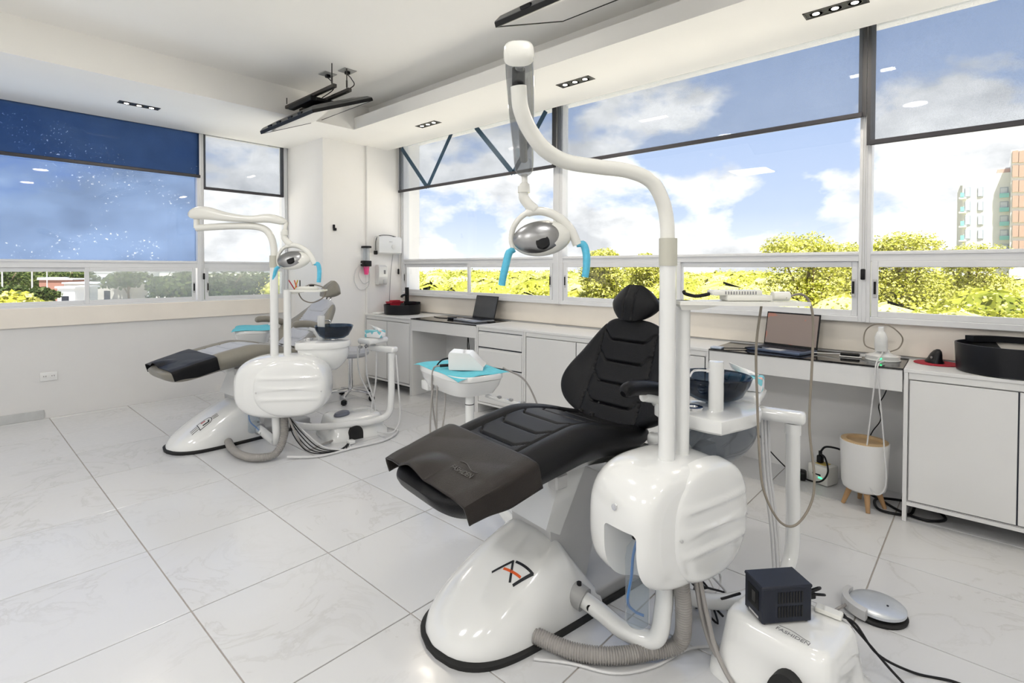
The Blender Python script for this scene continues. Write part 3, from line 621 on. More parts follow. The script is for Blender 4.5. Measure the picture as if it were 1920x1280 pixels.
for (px, D, cmat) in ((190, 92, M['white']), (42, 88, M['steel']), (66, 90, M['white']), (30, 84, M['greylight'])):
    q = dirpt(px, D); root = empty('parked_car', (q.x, q.y, GZ+.02), math.atan2(n_.y, n_.x), {190: 'white car on the road behind the low cream wall', 42: 'dark car parked under the far left trees', 66: 'white car parked by the thin lamp post', 30: 'silver grey car parked under the far left trees'}[px], 'car', 'cars on the street')
    MB().prism([(-2.1, .35), (2.1, .35), (2.1, .8), (1.2, .95), (.7, 1.45), (-1.2, 1.45), (-1.8, .95), (-2.1, .9)], 1, -.85, .85).build('car_body', cmat, root)
    MB().prism([(1.05, .97), (.65, 1.38), (-1.1, 1.38), (-1.6, .97)], 1, -.87, .87).build('car_windows', M['black'], root)
    for xx in (-1.3, 1.3):
        for yy in (-.8, .8): MB().cyl((xx, yy-.1, .33), (xx, yy+.1, .33), .33, seg=14).build('wheel', M['rubber'], root)
# apartment block to the right
bx_ = 120.0
def bpt(px, py):
    t = (px-960)/981.11
    d = _F+_R2*t-_U2*((py-519.99)/981.11); k = bx_/d.x; return Vector((0, d.y*k, H+d.z*k))
bw = pmat('white_render', (0.66, 0.655, 0.64), 0.8, var=0.02); bo = pmat('terracotta_slats', (0.46, 0.32, 0.255), 0.8, var=0.06); bg_ = pmat('grey_blue_window', (0.36, 0.40, 0.45), 0.3, var=0.05); teal = pmat('teal_glass', (0.25, 0.52, 0.50), 0.2, var=0.03)  # the block's windows are one flat grey blue
p0 = bpt(1795, 338); p1_ = bpt(1893, 318); p2_ = bpt(1897, 284); pe = bpt(2010, 284)
root = empty('apartment_block', (bx_, p0.y, GZ), 0, 'pale apartment block with terracotta slats at the right edge', 'building')
def bb(name, mat, par, pxa, pya, pxb, pyb, d0, d1):
    a, b = bpt(pxa, pya), bpt(pxb, pyb)
    return MB().box(d0, d1, min(a.y, b.y)-p0.y, max(a.y, b.y)-p0.y, min(a.z, b.z)-GZ, max(a.z, b.z)-GZ).build(name, mat, par, 0)
zg = bpt(1800, 560)
w_main = bb('wall', bw, root, 1805, 330, 1896, 620, 0.3, 14); bb('wall', bw, root, 1794, 345, 1806, 620, 2.5, 14)
bb('parapet', bw, root, 1822, 314, 1896, 331, 4, 14)
bb('roof_canopy', bo, root, 1870, 313, 1896, 321, 3, 14)
tw = bb('slat_tower', bw, root, 1896, 284, 2010, 620, -1.5, 14)
ys = [286, 313, 341, 369, 397, 424, 452, 480]
for i in range(7):
    for k in range(9): bb('slat', bo, tw, 1898+k*12, ys[i], 1908.5+k*12, ys[i]+20.5, -1.72, -1.5)
for i in range(5):
    yy = 354+i*26.5
    for (xa, xb, mt) in ((1809, 1820, bg_), (1833, 1844, bg_), (1875, 1891, bg_)):
        o = bb('window', mt, root, xa, yy-3, xb, yy+14, 0.22, 0.35)
        bb('pane', roofm, o, xa+1, yy-1.5, xb-2.5, yy+13, 0.16, 0.22)
    bb('balcony_glass', teal, root, 1874, yy+9, 1892, yy+16, -.35, -.2)
    bb('balcony_slab', bw, root, 1798, yy+17, 1812, yy+19, -0.8, .4)
    bb('balcony_glass', teal, root, 1801, yy+8, 1808, yy+17, -.8, -.7)

# ------------------------------------------------------------------ dental units
def spow(v, p): return math.copysign(abs(v)**p, v)
def cushion(path, wid, thk, groove=None, fwd=None, ns=110, nt_=56, nb=14, pside=5.0, endp=6.0, T=None, panel=None):
    """path: (x,z) centre of the patient's face of the pad; returns MB; groove(s,y)->depth; fwd(s,y)->offset along the normal; panel(s,y)->bool second material"""
    P = [Vector((p[0], 0, p[1])) for p in cat_rom([(a, 0, b) for a, b in path], 24) for p in [(p.x, p.z)]]
    Ls = [0.0]
    for a, b in zip(P, P[1:]): Ls.append(Ls[-1]+(b-a).length)
    tot = Ls[-1]
    def at(s):
        for i in range(len(P)-1):
            if Ls[i+1] >= s or i == len(P)-2:
                k = (s-Ls[i])/max(1e-9, Ls[i+1]-Ls[i]); return P[i].lerp(P[i+1], k)
    mb = MB(); mb.T = T; loops = []; mats = []
    for i in range(ns+1):
        u = i/ns; s = tot*(0.5-0.5*math.cos(PI*(0.06+0.88*u)))/1.0 if False else tot*u
        e = max(0.0, 1-abs(2*u-1)**endp)**0.5; e = max(e, 0.02)
        c = at(s); t = (at(min(tot, s+.01))-at(max(0, s-.01))).normalized(); n = Vector((-t.z, 0, t.x))
        w = wid(s)*(0.35+0.65*e) if endp < 50 else wid(s); h = thk(s)*e
        loop = []
        for k in range(nt_+1):
            v = -1+2*k/nt_; v = math.sin(v*PI/2)*0.35+v*0.65
            y = v*w; up = h/2*(max(0.0, 1-abs(v)**pside))**0.4
            d = groove(s, y)*e if groove else 0
            loop.append(c+n*(up-h/2-d+(fwd(s, y) if fwd else 0))+Vector((0, y, 0)))
        for k in range(1, nb):
            v = 1-2*k/nb; y = v*w; dn = h/2*(max(0.0, 1-abs(v)**pside))**0.4
            loop.append(c+n*(-dn-h/2+(fwd(s, y) if fwd else 0))+Vector((0, y, 0)))
        loops.append(loop)
    o = len(mb.v); mb.loft(loops)
    if panel:
        nl = len(loops[0])
        for i in range(ns):
            for k in range(nl):
                s = tot*(i+.5)/ns
                if k < nt_:
                    y = (loops[i][k].y+loops[i][k+1].y)/2
                    if panel(s, y): mb.m[i*nl+k] = 1
    return mb
def gline(d, sig=0.0045): return math.exp(-(d/sig)**2)
def smooth01(a, b, x):
    t = min(1, max(0, (x-a)/(b-a))); return t*t*(3-2*t)
def tube_part(name, pts, r, mat, par, T=None, k=8, seg=14):
    m = MB(); m.T = T; m.tube(cat_rom(pts, k), r, seg); return m.build(name, mat, par)
def corrugated(name, pts, r, mat, par, T=None, pitch=0.0085):
    P = cat_rom(pts, 14); L_ = [0]
    for a, b in zip(P, P[1:]): L_.append(L_[-1]+(b-a).length)
    n = int(L_[-1]/pitch)*4; Q = []; rs = []; j = 0
    for i in range(n+1):
        s = L_[-1]*i/n
        while j < len(P)-2 and L_[j+1] < s: j += 1
        Q.append(P[j].lerp(P[j+1], (s-L_[j])/max(1e-9, L_[j+1]-L_[j]))); rs.append(r*(1.0 if i % 4 in (1, 2) else 0.86))
    m = MB(); m.T = T; m.tube(Q, rs, 16); return m.build(name, mat, par, 60)

HOOD_W = [(0, 0.02), (0.012, 0.075), (0.04, 0.125), (0.09, 0.168), (0.16, 0.195), (0.26, 0.208), (0.45, 0.212), (0.62, 0.21)]
HOOD_H = [(0, 0.022), (0.03, 0.068), (0.10, 0.125), (0.20, 0.190), (0.30, 0.245), (0.38, 0.282), (0.435, 0.300), (0.47, 0.292), (0.54, 0.20), (0.62, 0.088)]
def hood_z(x, y):
    w, h = smooth_tab(HOOD_W, x), smooth_tab(HOOD_H, x)
    return h*max(0.0, 1-abs(y/w)**3.2)**0.42
def hood_strip(par, pts, w, mat, name):
    """a flat print band laid on the hood surface through (x,y) points"""
    for (a, b) in zip(pts, pts[1:]):
        A, B = Vector((*a, 0)), Vector((*b, 0)); d = (B-A).normalized(); n = Vector((-d.y, d.x, 0))*w/2; A = A-d*w*.3; B = B+d*w*.3; vs = []; k = 8
        for i in range(k+1):
            for q in (A.lerp(B, i/k)-n, A.lerp(B, i/k)+n): vs.append(Vector((q.x, q.y, hood_z(q.x, q.y)+0.0012)))
        m = MB(); m.T = par['_T'] if False else CUR_T; m.add(vs, [(2*i, 2*i+1, 2*i+3, 2*i+2) for i in range(k)]); m.build(name, mat, HOOD, 0)

def dental_unit(cfg):
    global CUR_T, HOOD
    O = Vector(cfg['O']); root = empty('dental_chair', O, 0, cfg['label'], 'dental chair', 'dental chairs')
    TC = Matrix.Rotation(R(cfg['th']), 4, 'Z'); CUR_T = TC                      # chair frame
    TW = Matrix.Translation(-O)                                                # room frame
    PBx = Vector(cfg['box']); TB_ = Matrix.Translation(PBx-O) @ Matrix.Rotation(R(cfg['bth']), 4, 'Z')   # side box frame
    def C(): m = MB(); m.T = TC; return m
    def W(): m = MB(); m.T = TW; return m
    def B(): m = MB(); m.T = TB_; return m
    lea, pan = cfg['leather'], cfg['panel']
    # base
    bp = C().box(0.30, 0.98, -0.195, 0.195, 0.018, 0.072, 0.012, 3).build('base_plate', M['grey'], root)
    C().box(0.29, 0.99, -0.205, 0.205, 0.0, 0.022, 0.006, 2).build('rubber_foot', M['rubber'], bp)
    loops = []
    for i in range(49):
        x = 0.62*i/48; w = smooth_tab(HOOD_W, x); loop = []
        for k in range(41):
            v = -math.cos(PI*k/40); loop.append((x, v*w, max(0.012, hood_z(x, v*w*0.9999)) if 0 < k < 40 else 0.012))
        loops.append(loop)
    HOOD = C().loft(loops, closed=True).build('base_hood', M['white'], root, 50)
    fl_ = []
    for z, g in ((0.0, 0.010), (0.016, 0.012), (0.022, 0.004)):
        l = [(0.62*i/40-g, -smooth_tab(HOOD_W, 0.62*i/40)-g, z) for i in range(41)]+[(0.62*i/40-g, smooth_tab(HOOD_W, 0.62*i/40)+g, z) for i in range(40, -1, -1)]; fl_.append(l)
    C().loft(fl_).build('rubber_rim', M['rubber'], HOOD)
    if cfg['logo'] == 'A':
        # angular mark: two chevrons facing one another with an orange dash
        hood_strip(None, [(0.226, -0.030), (0.291, -0.068), (0.242, -0.111)], 0.0085, M['ink'], 'logo_stroke')
        hood_strip(None, [(0.297, -0.080), (0.318, -0.146), (0.245, -0.127)], 0.0085, M['ink'], 'logo_stroke')
        hood_strip(None, [(0.256, -0.060), (0.276, -0.126)], 0.0085, M['orange'], 'logo_dash')
    else:
        for k in (-1, 0, 1):
            hood_strip(None, [(0.118, -0.107+k*.016), (0.160, -0.107+k*.016)], 0.0045, M['ink'], 'logo_line')
            hood_strip(None, [(0.258, -0.112+k*.012), (0.292, -0.114+k*.012)], 0.0045, M['ink'], 'logo_line')
        hood_strip(None, [(0.166, -0.138), (0.166, -0.078), (0.215, -0.080), (0.240, -0.088), (0.252, -0.104), (0.250, -0.122), (0.236, -0.134), (0.166, -0.138)], 0.0045, M['ink'], 'logo_outline')
        hood_strip(None, [(0.192, -0.120), (0.228, -0.122), (0.232, -0.108)], 0.010, M['ink'], 'logo_stroke'); hood_strip(None, [(0.190, -0.092), (0.212, -0.094)], 0.010, M['red'], 'logo_dash')
    # lift arm and under frame
    C().prism([(0.50, 0.57), (0.78, 0.57), (0.74, 0.45), (0.66, 0.20), (0.62, 0.06), (0.48, 0.06), (0.44, 0.20), (0.43, 0.36)], 1, -0.115, 0.115).build('lift_arm', M['greylight'], root)  # the arm's light grey stands in for shade on it
    C().prism([(0.40, 0.34), (0.47, 0.30), (0.62, 0.55), (0.50, 0.58)], 1, -0.125, 0.125).build('lift_link', M['white'], root)
    uf = C().box(0.34, 0.96, -0.13, 0.13, 0.520, 0.575, 0.02, 3).build('under_frame', M['white'], root)
    C().loft([[(0.62+0.02*a, -0.12-0.12*a, 0.575-0.05*(1-a)), (0.92-0.04*a, -0.12-0.12*a, 0.575-0.05*(1-a)), (0.86, -0.12-0.12*a, 0.48+.07*a), (0.70, -0.12-0.12*a, 0.48+.07*a)] for a in (0, .33, .66, 1)]).build('side_bracket', M['white'], uf)
    C().box(0.40, 0.46, -0.18, -0.13, 0.50, 0.555, 0.006, 1).build('switch_box', M['greylight'], uf)
    # seat
    seat_path = [(-0.085, 0.588), (0.03, 0.622), (0.22, 0.668), (0.40, 0.702), (0.52, 0.714), (0.66, 0.692), (0.82, 0.648), (0.97, 0.620)]
    wid = lambda s: smooth_tab([(0, 0.215), (0.06, 0.238), (0.2, 0.252), (0.5, 0.255), (0.8, 0.25), (1.1, 0.225)], s)
    thk = lambda s: smooth_tab([(0, 0.115), (0.3, 0.125), (0.6, 0.135), (0.8, 0.115), (1.08, 0.075)], s)
    def sg(s, y):
        e = abs(y); d = 0
        pw = 0.148-0.03*smooth01(0.72, 0.95, s)
        if 0.25 < s < 0.93: d = max(d, 0.012*gline(e-pw))
        for s0 in (0.36, 0.47, 0.58, 0.69, 0.80):
            if e < pw: d = max(d, 0.011*gline(s-s0-0.045*smooth01(pw-0.055, pw, e)))
        d -= 0.014*smooth01(pw-0.01, pw+0.045, e)*smooth01(0.1, 0.4, s)*(1-smooth01(0.2, 0.25, e))
        return d
    C_seat = cushion(seat_path, wid, thk, sg, None, 170, 76, 14, 6.0, 9.0, TC, (lambda s, y: abs(y) < 0.146 and 0.25 < s < 0.95) if pan else None)
    seat = C_seat.build('seat', [lea, pan] if pan else lea, root, 70)
    # leather foot cover draped over the front of the seat
    P_ = cat_rom([(a, 0, b) for a, b in seat_path], 24); Ls = [0]
    for a, b in zip(P_, P_[1:]): Ls.append(Ls[-1]+(b-a).length)
    def at(s):
        j = 0
        while j < len(P_)-2 and Ls[j+1] < s: j += 1
        return P_[j].lerp(P_[j+1], (s-Ls[j])/(Ls[j+1]-Ls[j]))
    drop = cfg['drop']
    loops = []; nI, nJ = 44, 72
    for i in range(nI+1):
        s = 0.035+0.288*i/nI; c = at(max(0.001, s)); t = (at(max(0.002, s)+.02)-at(max(0, s-.01))).normalized(); n = Vector((-t.z, 0, t.x))
        if s < 0: c = c+t*s
        w = wid(max(s, 0.05))+0.012; front = 1-smooth01(0.035, 0.20, s); loop = []
        for j in range(nJ+1):
            q = (j/nJ*2-1)*(w+drop*(1-.12*front)); y = max(-w, min(w, q)); over = max(0, abs(q)-w)
            wave = front*(0.020*math.sin(q*15+0.6)+0.010*math.sin(q*31))+0.004*math.sin(q*9+s*20)
            rr = 0.02
            bend = smooth01(w-0.05, w+0.03, abs(q))
            p = c+n*(0.008+abs(wave)*(1-bend)*.9*(1 if wave > 0 else .2)-0.012*bend-over*(1-.25*front))+Vector((0, y+math.copysign(0.010*bend*(1+0.8*front*math.sin(s*30)), q), 0))
            loop.append(p)
        loops.append(loop)
    o = C().loft(loops, False, False, False).build('foot_cover', cfg['cover'], root, 60); sm = o.modifiers.new('thickness', 'SOLIDIFY'); sm.thickness = 0.005; sm.offset = 0.0
    if cfg['cover_text']:
        cu = bpy.data.curves.new('cover_lettering', 'FONT'); cu.body = 'FASHIDEN'; cu.size = 0.026; cu.extrude = 0.0006; cu.align_x = 'CENTER'
        tmp = bpy.data.objects.new('tmp', cu); col.objects.link(tmp); bpy.context.view_layer.update()
        me = bpy.data.meshes.new_from_object(tmp); bpy.data.objects.remove(tmp)
        from mathutils.bvhtree import BVHTree
        bv = BVHTree.FromPolygons([v.co.copy() for v in o.data.vertices], [tuple(p.vertices) for p in o.data.polygons])
        def drop_on(x, y, lift):
            q = TC @ Vector((x, y, 2.0)); h = bv.ray_cast(q, Vector((0, 0, -1)))
            return Vector((q.x, q.y, (h[0].z if h[0] else 0.66)+lift))
        for v in me.vertices: v.co = drop_on(0.035+v.co.y, -0.105-v.co.x, 0.0042+v.co.z)
        lt = bpy.data.objects.new('cover_lettering', me); col.objects.link(lt); me.materials.append(M['embossed']); lt.parent = o
        MB().tube([drop_on(0.072+0.010*math.sin(k*.5+.6), -0.045-0.012*k, 0.0045) for k in range(11)], 0.0012, 5).build('cover_flourish', M['embossed'], o)
    # backrest
    (bx0, bz0), ba = cfg['back_base'], R(cfg['back_ang'])
    def bpnt(s, n=0): return (bx0+s*math.sin(ba)-n*math.cos(ba), bz0+s*math.cos(ba)+n*math.sin(ba))
    bl_ = cfg['back_len']; bpath = [bpnt(-0.03, 0.035), bpnt(0.08, 0.02), bpnt(bl_*.47, 0.0), bpnt(bl_*.77, 0.0), bpnt(bl_, 0.005)]
    bw = lambda s: smooth_tab([(0, 0.235), (0.06, 0.290), (0.14, 0.318), (0.22, 0.305), (0.32, 0.250), (0.42, 0.195), (0.5, 0.175)], s)
    bt = lambda s: 0.085
    def bgv(s, y):
        e = abs(y); d = 0; pw = 0.158-0.01*smooth01(0, .5, s)
        d = 0.010*gline(e-pw)
        for s0 in (0.075, 0.175, 0.275, 0.375):
            if e < pw: d = max(d, 0.010*gline(s-s0-0.042*smooth01(pw-0.06, pw, e)))
        return d-0.006*(smooth01(pw, pw+.06, e))
    fw = lambda s, y: 0.55*max(0, abs(y)-0.13)**2*4*0.5
    # the cushion normal has to look to the patient: path runs from the bottom up, normal (-t.z, t.x) points to the feet
    bk = cushion(bpath, bw, bt, bgv, fw, 120, 76, 16, 5.0, 7.0, TC, (lambda s, y: abs(y) < 0.156) if pan else None).build('backrest', [lea, pan] if pan else lea, root, 70)
    hs = cfg['head_s']
    hp = [bpnt(hs-0.085, 0.035), bpnt(hs, 0.055), bpnt(hs+0.085, 0.04)]
    hw = lambda s: smooth_tab([(0, 0.10), (0.05, 0.125), (0.10, 0.132), (0.17, 0.10)], s)
    hg = lambda s, y: 0.007*(gline(y-0.026)+gline(y+0.026))
    cushion(hp, hw, lambda s: 0.095, hg, lambda s, y: -1.2*y*y, 60, 56, 14, 3.0, 3.0, TC).build('headrest', lea, root, 70)
    m = C(); 
    for yy in (-0.03, 0.03): a = bpnt(0.38, -0.06); b = bpnt(hs, -0.02); m.cyl((a[0], yy, a[1]), (b[0], yy, b[1]), 0.008, seg=10)
    m.build('headrest_bar', M['chrome'], root)
    a = bpnt(0.10, -0.10); sp_ = C().loft([[(bpnt(s, -0.085-d)[0], yy, bpnt(s, -0.085-d)[1]) for yy, d in ((-w, 0), (w, 0), (w, .03), (-w, .03))] for s, w in ((-0.02, .12), (0.1, .13), (0.3, .11), (0.42, .08))]).build('back_shell', M['white'], root)
    m = C(); m.box(0.86, 0.98, -0.06, 0.06, 0.56, 0.66, 0.015, 2).cyl((0.93, -0.10, 0.60), (0.93, 0.10, 0.60), 0.022, seg=14); m.build('back_hinge', M['greylight'], root)
    m = C(); m.cyl((0.93, 0.0, 0.50), (0.955, 0.0, 0.70), 0.013, seg=12); m.build('gas_strut', M['chrome'], root)
    for yy in (0.12, 0.05) if cfg['levers'] else ():
        lv = C().tube([(0.90, yy+.01, 0.70), (0.885, yy+.015, 0.675), (0.865, yy+.02, 0.645)], 0.008, 8).build('lever', M['black'], root)
        C().lathe([(0.0, -.022), (.014, -.016), (.017, 0), (.012, .018), (0, .022)], (0.862, yy+.02, 0.635), 12).build('lever_knob', M['black'], lv)
    # armrests
    for sd in cfg['arms']:
        yy = sd*0.315
        ad = cfg['arm_dx']; pl_ = 1.0-ad*.9
        sp = C().tube(cat_rom([(0.90+ad*.4, sd*0.22, 0.60), (0.90+ad*.5, yy, 0.62), (0.875+ad*.7, yy, 0.72), (0.80+ad*.9, yy, 0.795), (0.72+ad, yy, 0.822)], 6), [0.030]*7+[.027]*6+[.024]*6+[.02]*6, 12).build('armrest_support', M['white'], root)
        C().tube(cat_rom([(0.60+ad, yy, 0.848), (0.64+ad, yy, 0.862), (0.74+ad, yy, 0.852), (0.86+ad*.85, yy, 0.822), (1.0+ad*.6, yy, 0.80)], 6), [.012, .019, .024, .026, .027, .028]+[.028]*13+[.027, .027, .026, .024, .020, .012], 14).build('armrest_pad', lea, root)
    # ---------------- side box
    def sbox(t):   # t along the box depth
        return smooth_tab([(-0.105, 0.70), (-0.095, 0.84), (-0.07, 0.93), (-0.03, 0.98), (0.04, 1.0), (0.10, 0.99), (0.145, 0.93), (0.172, 0.80), (0.184, 0.60)], t)
    loops = []
    for i in range(40):
        t = -0.105+0.289*(0.5-0.5*math.cos(PI*i/39)); k = sbox(t); loop = []
        for j in range(72):
            a = 2*PI*j/72; loop.append((cfg['bcx']+0.305*cfg['bsx']*1.03*k*spow(math.cos(a), 2/2.9), t, cfg['bz'][0]+cfg['bz'][1]*(k**.9)*spow(math.sin(a), 2/2.9)))
        loops.append(loop)
    sb = B().loft(loops).build('side_box', M['white'], root, 60)
    # recess for the water bottle, cut out of the shell
    cut = B().box(-0.40, -0.075, -0.062, 0.060, 0.10, 0.50, 0.015, 3).build('cut', M['white'], root)
    bo_ = sb.modifiers.new('cut', 'BOOLEAN'); bo_.operation = 'DIFFERENCE'; bo_.object = cut; bo_.solver = 'EXACT'
    bpy.context.view_layer.update(); dg = bpy.context.evaluated_depsgraph_get()
    me = bpy.data.meshes.new_from_object(sb.evaluated_get(dg)); sb.modifiers.clear(); sb.data = me; bpy.data.objects.remove(cut)
    me.polygons.foreach_set('use_smooth', [True]*len(me.polygons)); me.set_sharp_from_angle(angle=R(40))
    # ribbed oval cover
    vs, fs = [], []; nr, na = 22, 80
    for i in range(nr+1):
        f = i/nr
        for j in range(na):
            a = 2*PI*j/na; x = 0.235*cfg['bsx']*f*spow(math.cos(a), 2/2.5); z = 0.188*f*spow(math.sin(a), 2/2.5)
            d = 0.026*(1-f**4)**.5+ (0.0 if f > .97 else 0)
            rib = 0.0
            for zz in (0.072, 0.002, -0.068): rib += 0.0075*gline((z-zz), 0.010)*(1 if z > zz else smooth01(-0.03, 0.0, z-zz))
            vs.append((0.125*cfg['bsx']+x, -0.098-d-rib*smooth01(1.0, .8, f), cfg['bz'][0]+.002+z))
    for i in range(nr):
        for j in range(na): fs.append((i*na+j, i*na+(j+1) % na, (i+1)*na+(j+1) % na, (i+1)*na+j))
    vs2 = [(0.125*cfg['bsx']+0.243*cfg['bsx']*spow(math.cos(2*PI*j/na), .8), -0.060, cfg['bz'][0]+.002+0.195*spow(math.sin(2*PI*j/na), .8)) for j in range(na)]
    o = len(vs); vs += vs2; fs += [(nr*na+j, nr*na+(j+1) % na, o+(j+1) % na, o+j) for j in range(na)]
    ov = B().add(vs, fs).build('oval_cover', M['white'], sb, 60)
    for xx in (-0.085*cfg['bsx'], 0.335*cfg['bsx']): B().cyl((xx, -0.115, 0.47), (xx, -0.122, 0.47), 0.005, seg=10).build('screw', M['greylight'], ov)
    B().cyl((cfg['bcx']-0.292*cfg['bsx'], 0.02, 0.56), (cfg['bcx']-0.312*cfg['bsx'], 0.02, 0.56), 0.010, seg=14).build('badge', M['chrome'], sb)
    # water bottle hanging in the recess
    bc = (-0.135, -0.002)
    bo2 = B().lathe([(0.0, 0.175), (0.030, 0.176), (0.038, 0.188), (0.038, 0.30), (0.039, 0.38), (0.034, 0.415), (0.018, 0.440), (0.015, 0.455)], (*bc, 0), 24).build('water_bottle', M['clearplastic'], root)
    B().lathe([(0.019, 0.450), (0.019, 0.475), (0.012, 0.49), (0.0, 0.49)], (*bc, 0), 18).build('bottle_cap', M['black'], bo2)
    B().lathe([(0.0, 0.180), (0.034, 0.182), (0.035, 0.30), (0.0, 0.30)], (*bc, 0), 20).build('water', M['water'], bo2)
    B().tube(cat_rom([(bc[0], bc[1], 0.45), (bc[0]-.02, bc[1], 0.40), (bc[0]-.033, bc[1]-.005, 0.34), (bc[0]-.03, bc[1]+.012, 0.25), (bc[0]+.01, bc[1]+.02, 0.20), (bc[0]+.03, bc[1], 0.19)], 7), 0.0045, 8).build('bottle_tube', M['bluecord'], bo2)
    # carrying pipe from the base
    tube_part('carrying_pipe', cfg['pipe'], 0.030, M['white'], root, TW, 10, 18)
    a, b = Vector(cfg['pipe'][0]), Vector(cfg['pipe'][1]); d = (b-a).normalized()
    sk = W().cyl(a-d*.05, a+d*.035, 0.042, seg=20).build('pipe_socket', M['grey'], root)
    W().cyl(a+d*.01+Vector((0, 0, .03)), a+d*.01+Vector((0, 0, .052)), .009, seg=10).build('socket_screw', M['black'], sk)
    W().cyl(b-d*.05+Vector((-.018, -.018, 0)), b-d*.05+Vector((-.023, -.023, 0)), .012, seg=12).build('pipe_hole', M['black'], sk)
    corrugated('corrugated_hose', cfg['hose'], 0.027, M['hose'], root, TW)
    # ---------------- lamp post and tray post
    zc_ = cfg['collar']
    B().cyl((0, 0, 0.66), (0, 0, zc_[0]), 0.027, seg=24).build('lamp_post', M['white'], root)
    B().cyl((0, 0, zc_[0]-.002), (0, 0, zc_[1]), 0.0295, seg=24).build('post_collar', M['ivory_dark'], root)
    B().cyl((0.084, 0.006, 0.66), (0.084, 0.006, cfg['shelf_z']), 0.025, seg=24).build('tray_post', M['white'], root)
    tube_part('lamp_boom', cfg['boom'], 0.0235, M['cream_plastic'], root, TW, 9, 20)
    # small instrument shelf on top of the tray post
    a, b = Vector(cfg['shelf'][0]), Vector(cfg['shelf'][1]); d = (b-a); d.z = 0; Ls_ = d.length; d.normalize()
    TS = TW @ Matrix.Translation((a.x, a.y, cfg['shelf_z'])) @ Matrix.Rotation(math.atan2(d.y, d.x), 4, 'Z')
    m = MB(); m.T = TS
    outl = [(Ls_*u-0.02, -hw_) for u, hw_ in ((0, .035), (.2, .05), (.5, .085), (.95, .09), (1.0, .075))]; outl = outl+[(x, -y) for x, y in reversed(outl)]
    m.prism(outl, 2, -0.012, 0.0); sh = m.build('instrument_shelf', M['cream_plastic'], root)
    m = MB(); m.T = TS; m.loft([[(-0.02+.02*k, -.03, -0.012-.0*k), (0.12-.05*k, -.03, -0.012), (0.12-.05*k, .03, -0.012), (-0.02+.02*k, .03, -0.012)] if k == 0 else [(-0.01, -.02, -0.03), (0.05, -.02, -0.03), (0.05, .02, -0.03), (-0.01, .02, -0.03)] for k in (0, 1)]); m.build('shelf_bracket', M['cream_plastic'], sh)
    # ---------------- lamp beam: a flattened spring-arm shell
    A_, E_ = Vector(cfg['beam'][0]), Vector(cfg['beam'][1]); dd = (E_-A_).normalized(); sd_ = dd.cross(Vector((0, 0, 1))).normalized(); up_ = sd_.cross(dd); Lb = (E_-A_).length
    loops = []
    for i in range(41):
        u = i/40; c = A_.lerp(E_, u); hh = smooth_tab([(0, .020), (.04, .040), (.16, .050), (.40, .034), (.62, .026), (.82, .034), (.95, .030), (1, .014)], u); ww = smooth_tab([(0, .020), (.05, .037), (.3, .040), (.7, .036), (.95, .034), (1, .018)], u)
        cz_ = smooth_tab([(0, 0), (.16, .012), (.4, -.004), (.65, -.008), (.82, .004), (1, -.012)], u); hh_b = hh*.8
        loops.append([TW @ (c+sd_*ww*spow(math.cos(a), .7)+up_*(cz_+(hh if math.sin(a) > 0 else hh_b)*spow(math.sin(a), .7))) for a in [2*PI*k/24 for k in range(24)]])
    m = MB(); m.loft(loops); bm_ = m.build('spring_arm', cfg['beam_mat'], root, 60)
    if cfg['beam_cap']:
        lo2 = [[TW @ (A_.lerp(E_, u)+sd_*ww*spow(math.cos(a), .7)+up_*(hh*spow(math.sin(a), .7)+.004)) for a in [2*PI*k/24 for k in range(24)]] for u, ww, hh in ((-.014, .028, .022), (0.0, .040, .034), (.026, .042, .040), (.030, .040, .036))]
        m = MB(); m.loft(lo2); m.build('spring_arm_cap', M['cream_plastic'], bm_, 50)
        m = W(); m.tube([A_.lerp(E_, u)+up_*(.012) for u in (.1, .3, .5, .7, .9)], .014, 10); m.build('inner_spring', M['greylight'], bm_)
    e_ = cfg['boom'][-1]; m = W(); m.cyl(e_, Vector(e_)+Vector((0, 0, cfg['pin'])), 0.019, seg=16); m.build('boom_pin', cfg['pin_mat'], root)
    # lamp head with yoke
    L0 = Vector(cfg['lamp']); rot = Matrix.Rotation(R(cfg['lamp_rz']), 4, 'Z'); TL = TW @ Matrix.Translation(L0) @ rot @ Matrix.Scale(1.12, 4)
    def LM(): m = MB(); m.T = TL; return m
    # frame: x to the right in the lamp's own view, y away, z up; origin at the head's centre
    nk = W().tube(cat_rom([E_+Vector((0, 0, -.012)), L0+rot.to_3x3() @ Vector((-0.066, 0, 0.205)), L0+rot.to_3x3() @ Vector((-0.070, 0, 0.158)), L0+rot.to_3x3() @ Vector((-0.048, 0, 0.126)), L0+rot.to_3x3() @ Vector((-0.024, 0, 0.106))], 7), [.012]*7+[.019]*7+[.020]*7+[.021]*7+[.018], 14).build('lamp_neck', M['cream_plastic'], root)
    q = L0+rot.to_3x3() @ Vector((-0.069, 0, 0.185)); W().cyl(q-Vector((0, 0, .012)), q+Vector((0, 0, .012)), 0.0235, seg=18).build('neck_ring', M['cream_plastic'], nk)
    lh = LM().tube(cat_rom([(0.122, 0, -0.022), (0.098, 0, 0.03), (0.055, 0, 0.072), (0.0, 0, 0.092), (-0.055, 0, 0.083), (-0.092, 0, 0.045), (-0.104, 0, 0.0), (-0.095, 0, -0.04)], 6), [0.016]*12+[.015]*12+[.010]*19, 12).build('lamp_yoke', M['cream_plastic'], root)
    vs, fs = [], []
    def ell(s, ty, tz): pass
    sh_ = LM().lathe([(0.0, -0.034), (0.035, -0.032), (0.075, -0.022), (0.094, -0.004), (0.088, 0.016), (0.06, 0.036), (0.0, 0.046)], (0, 0, 0), 36, 1.08, 0.66); 
    shell_T = Matrix.Rotation(R(-8), 4, 'Y') @ Matrix.Rotation(R(cfg['lamp_tilt']), 4, 'X')
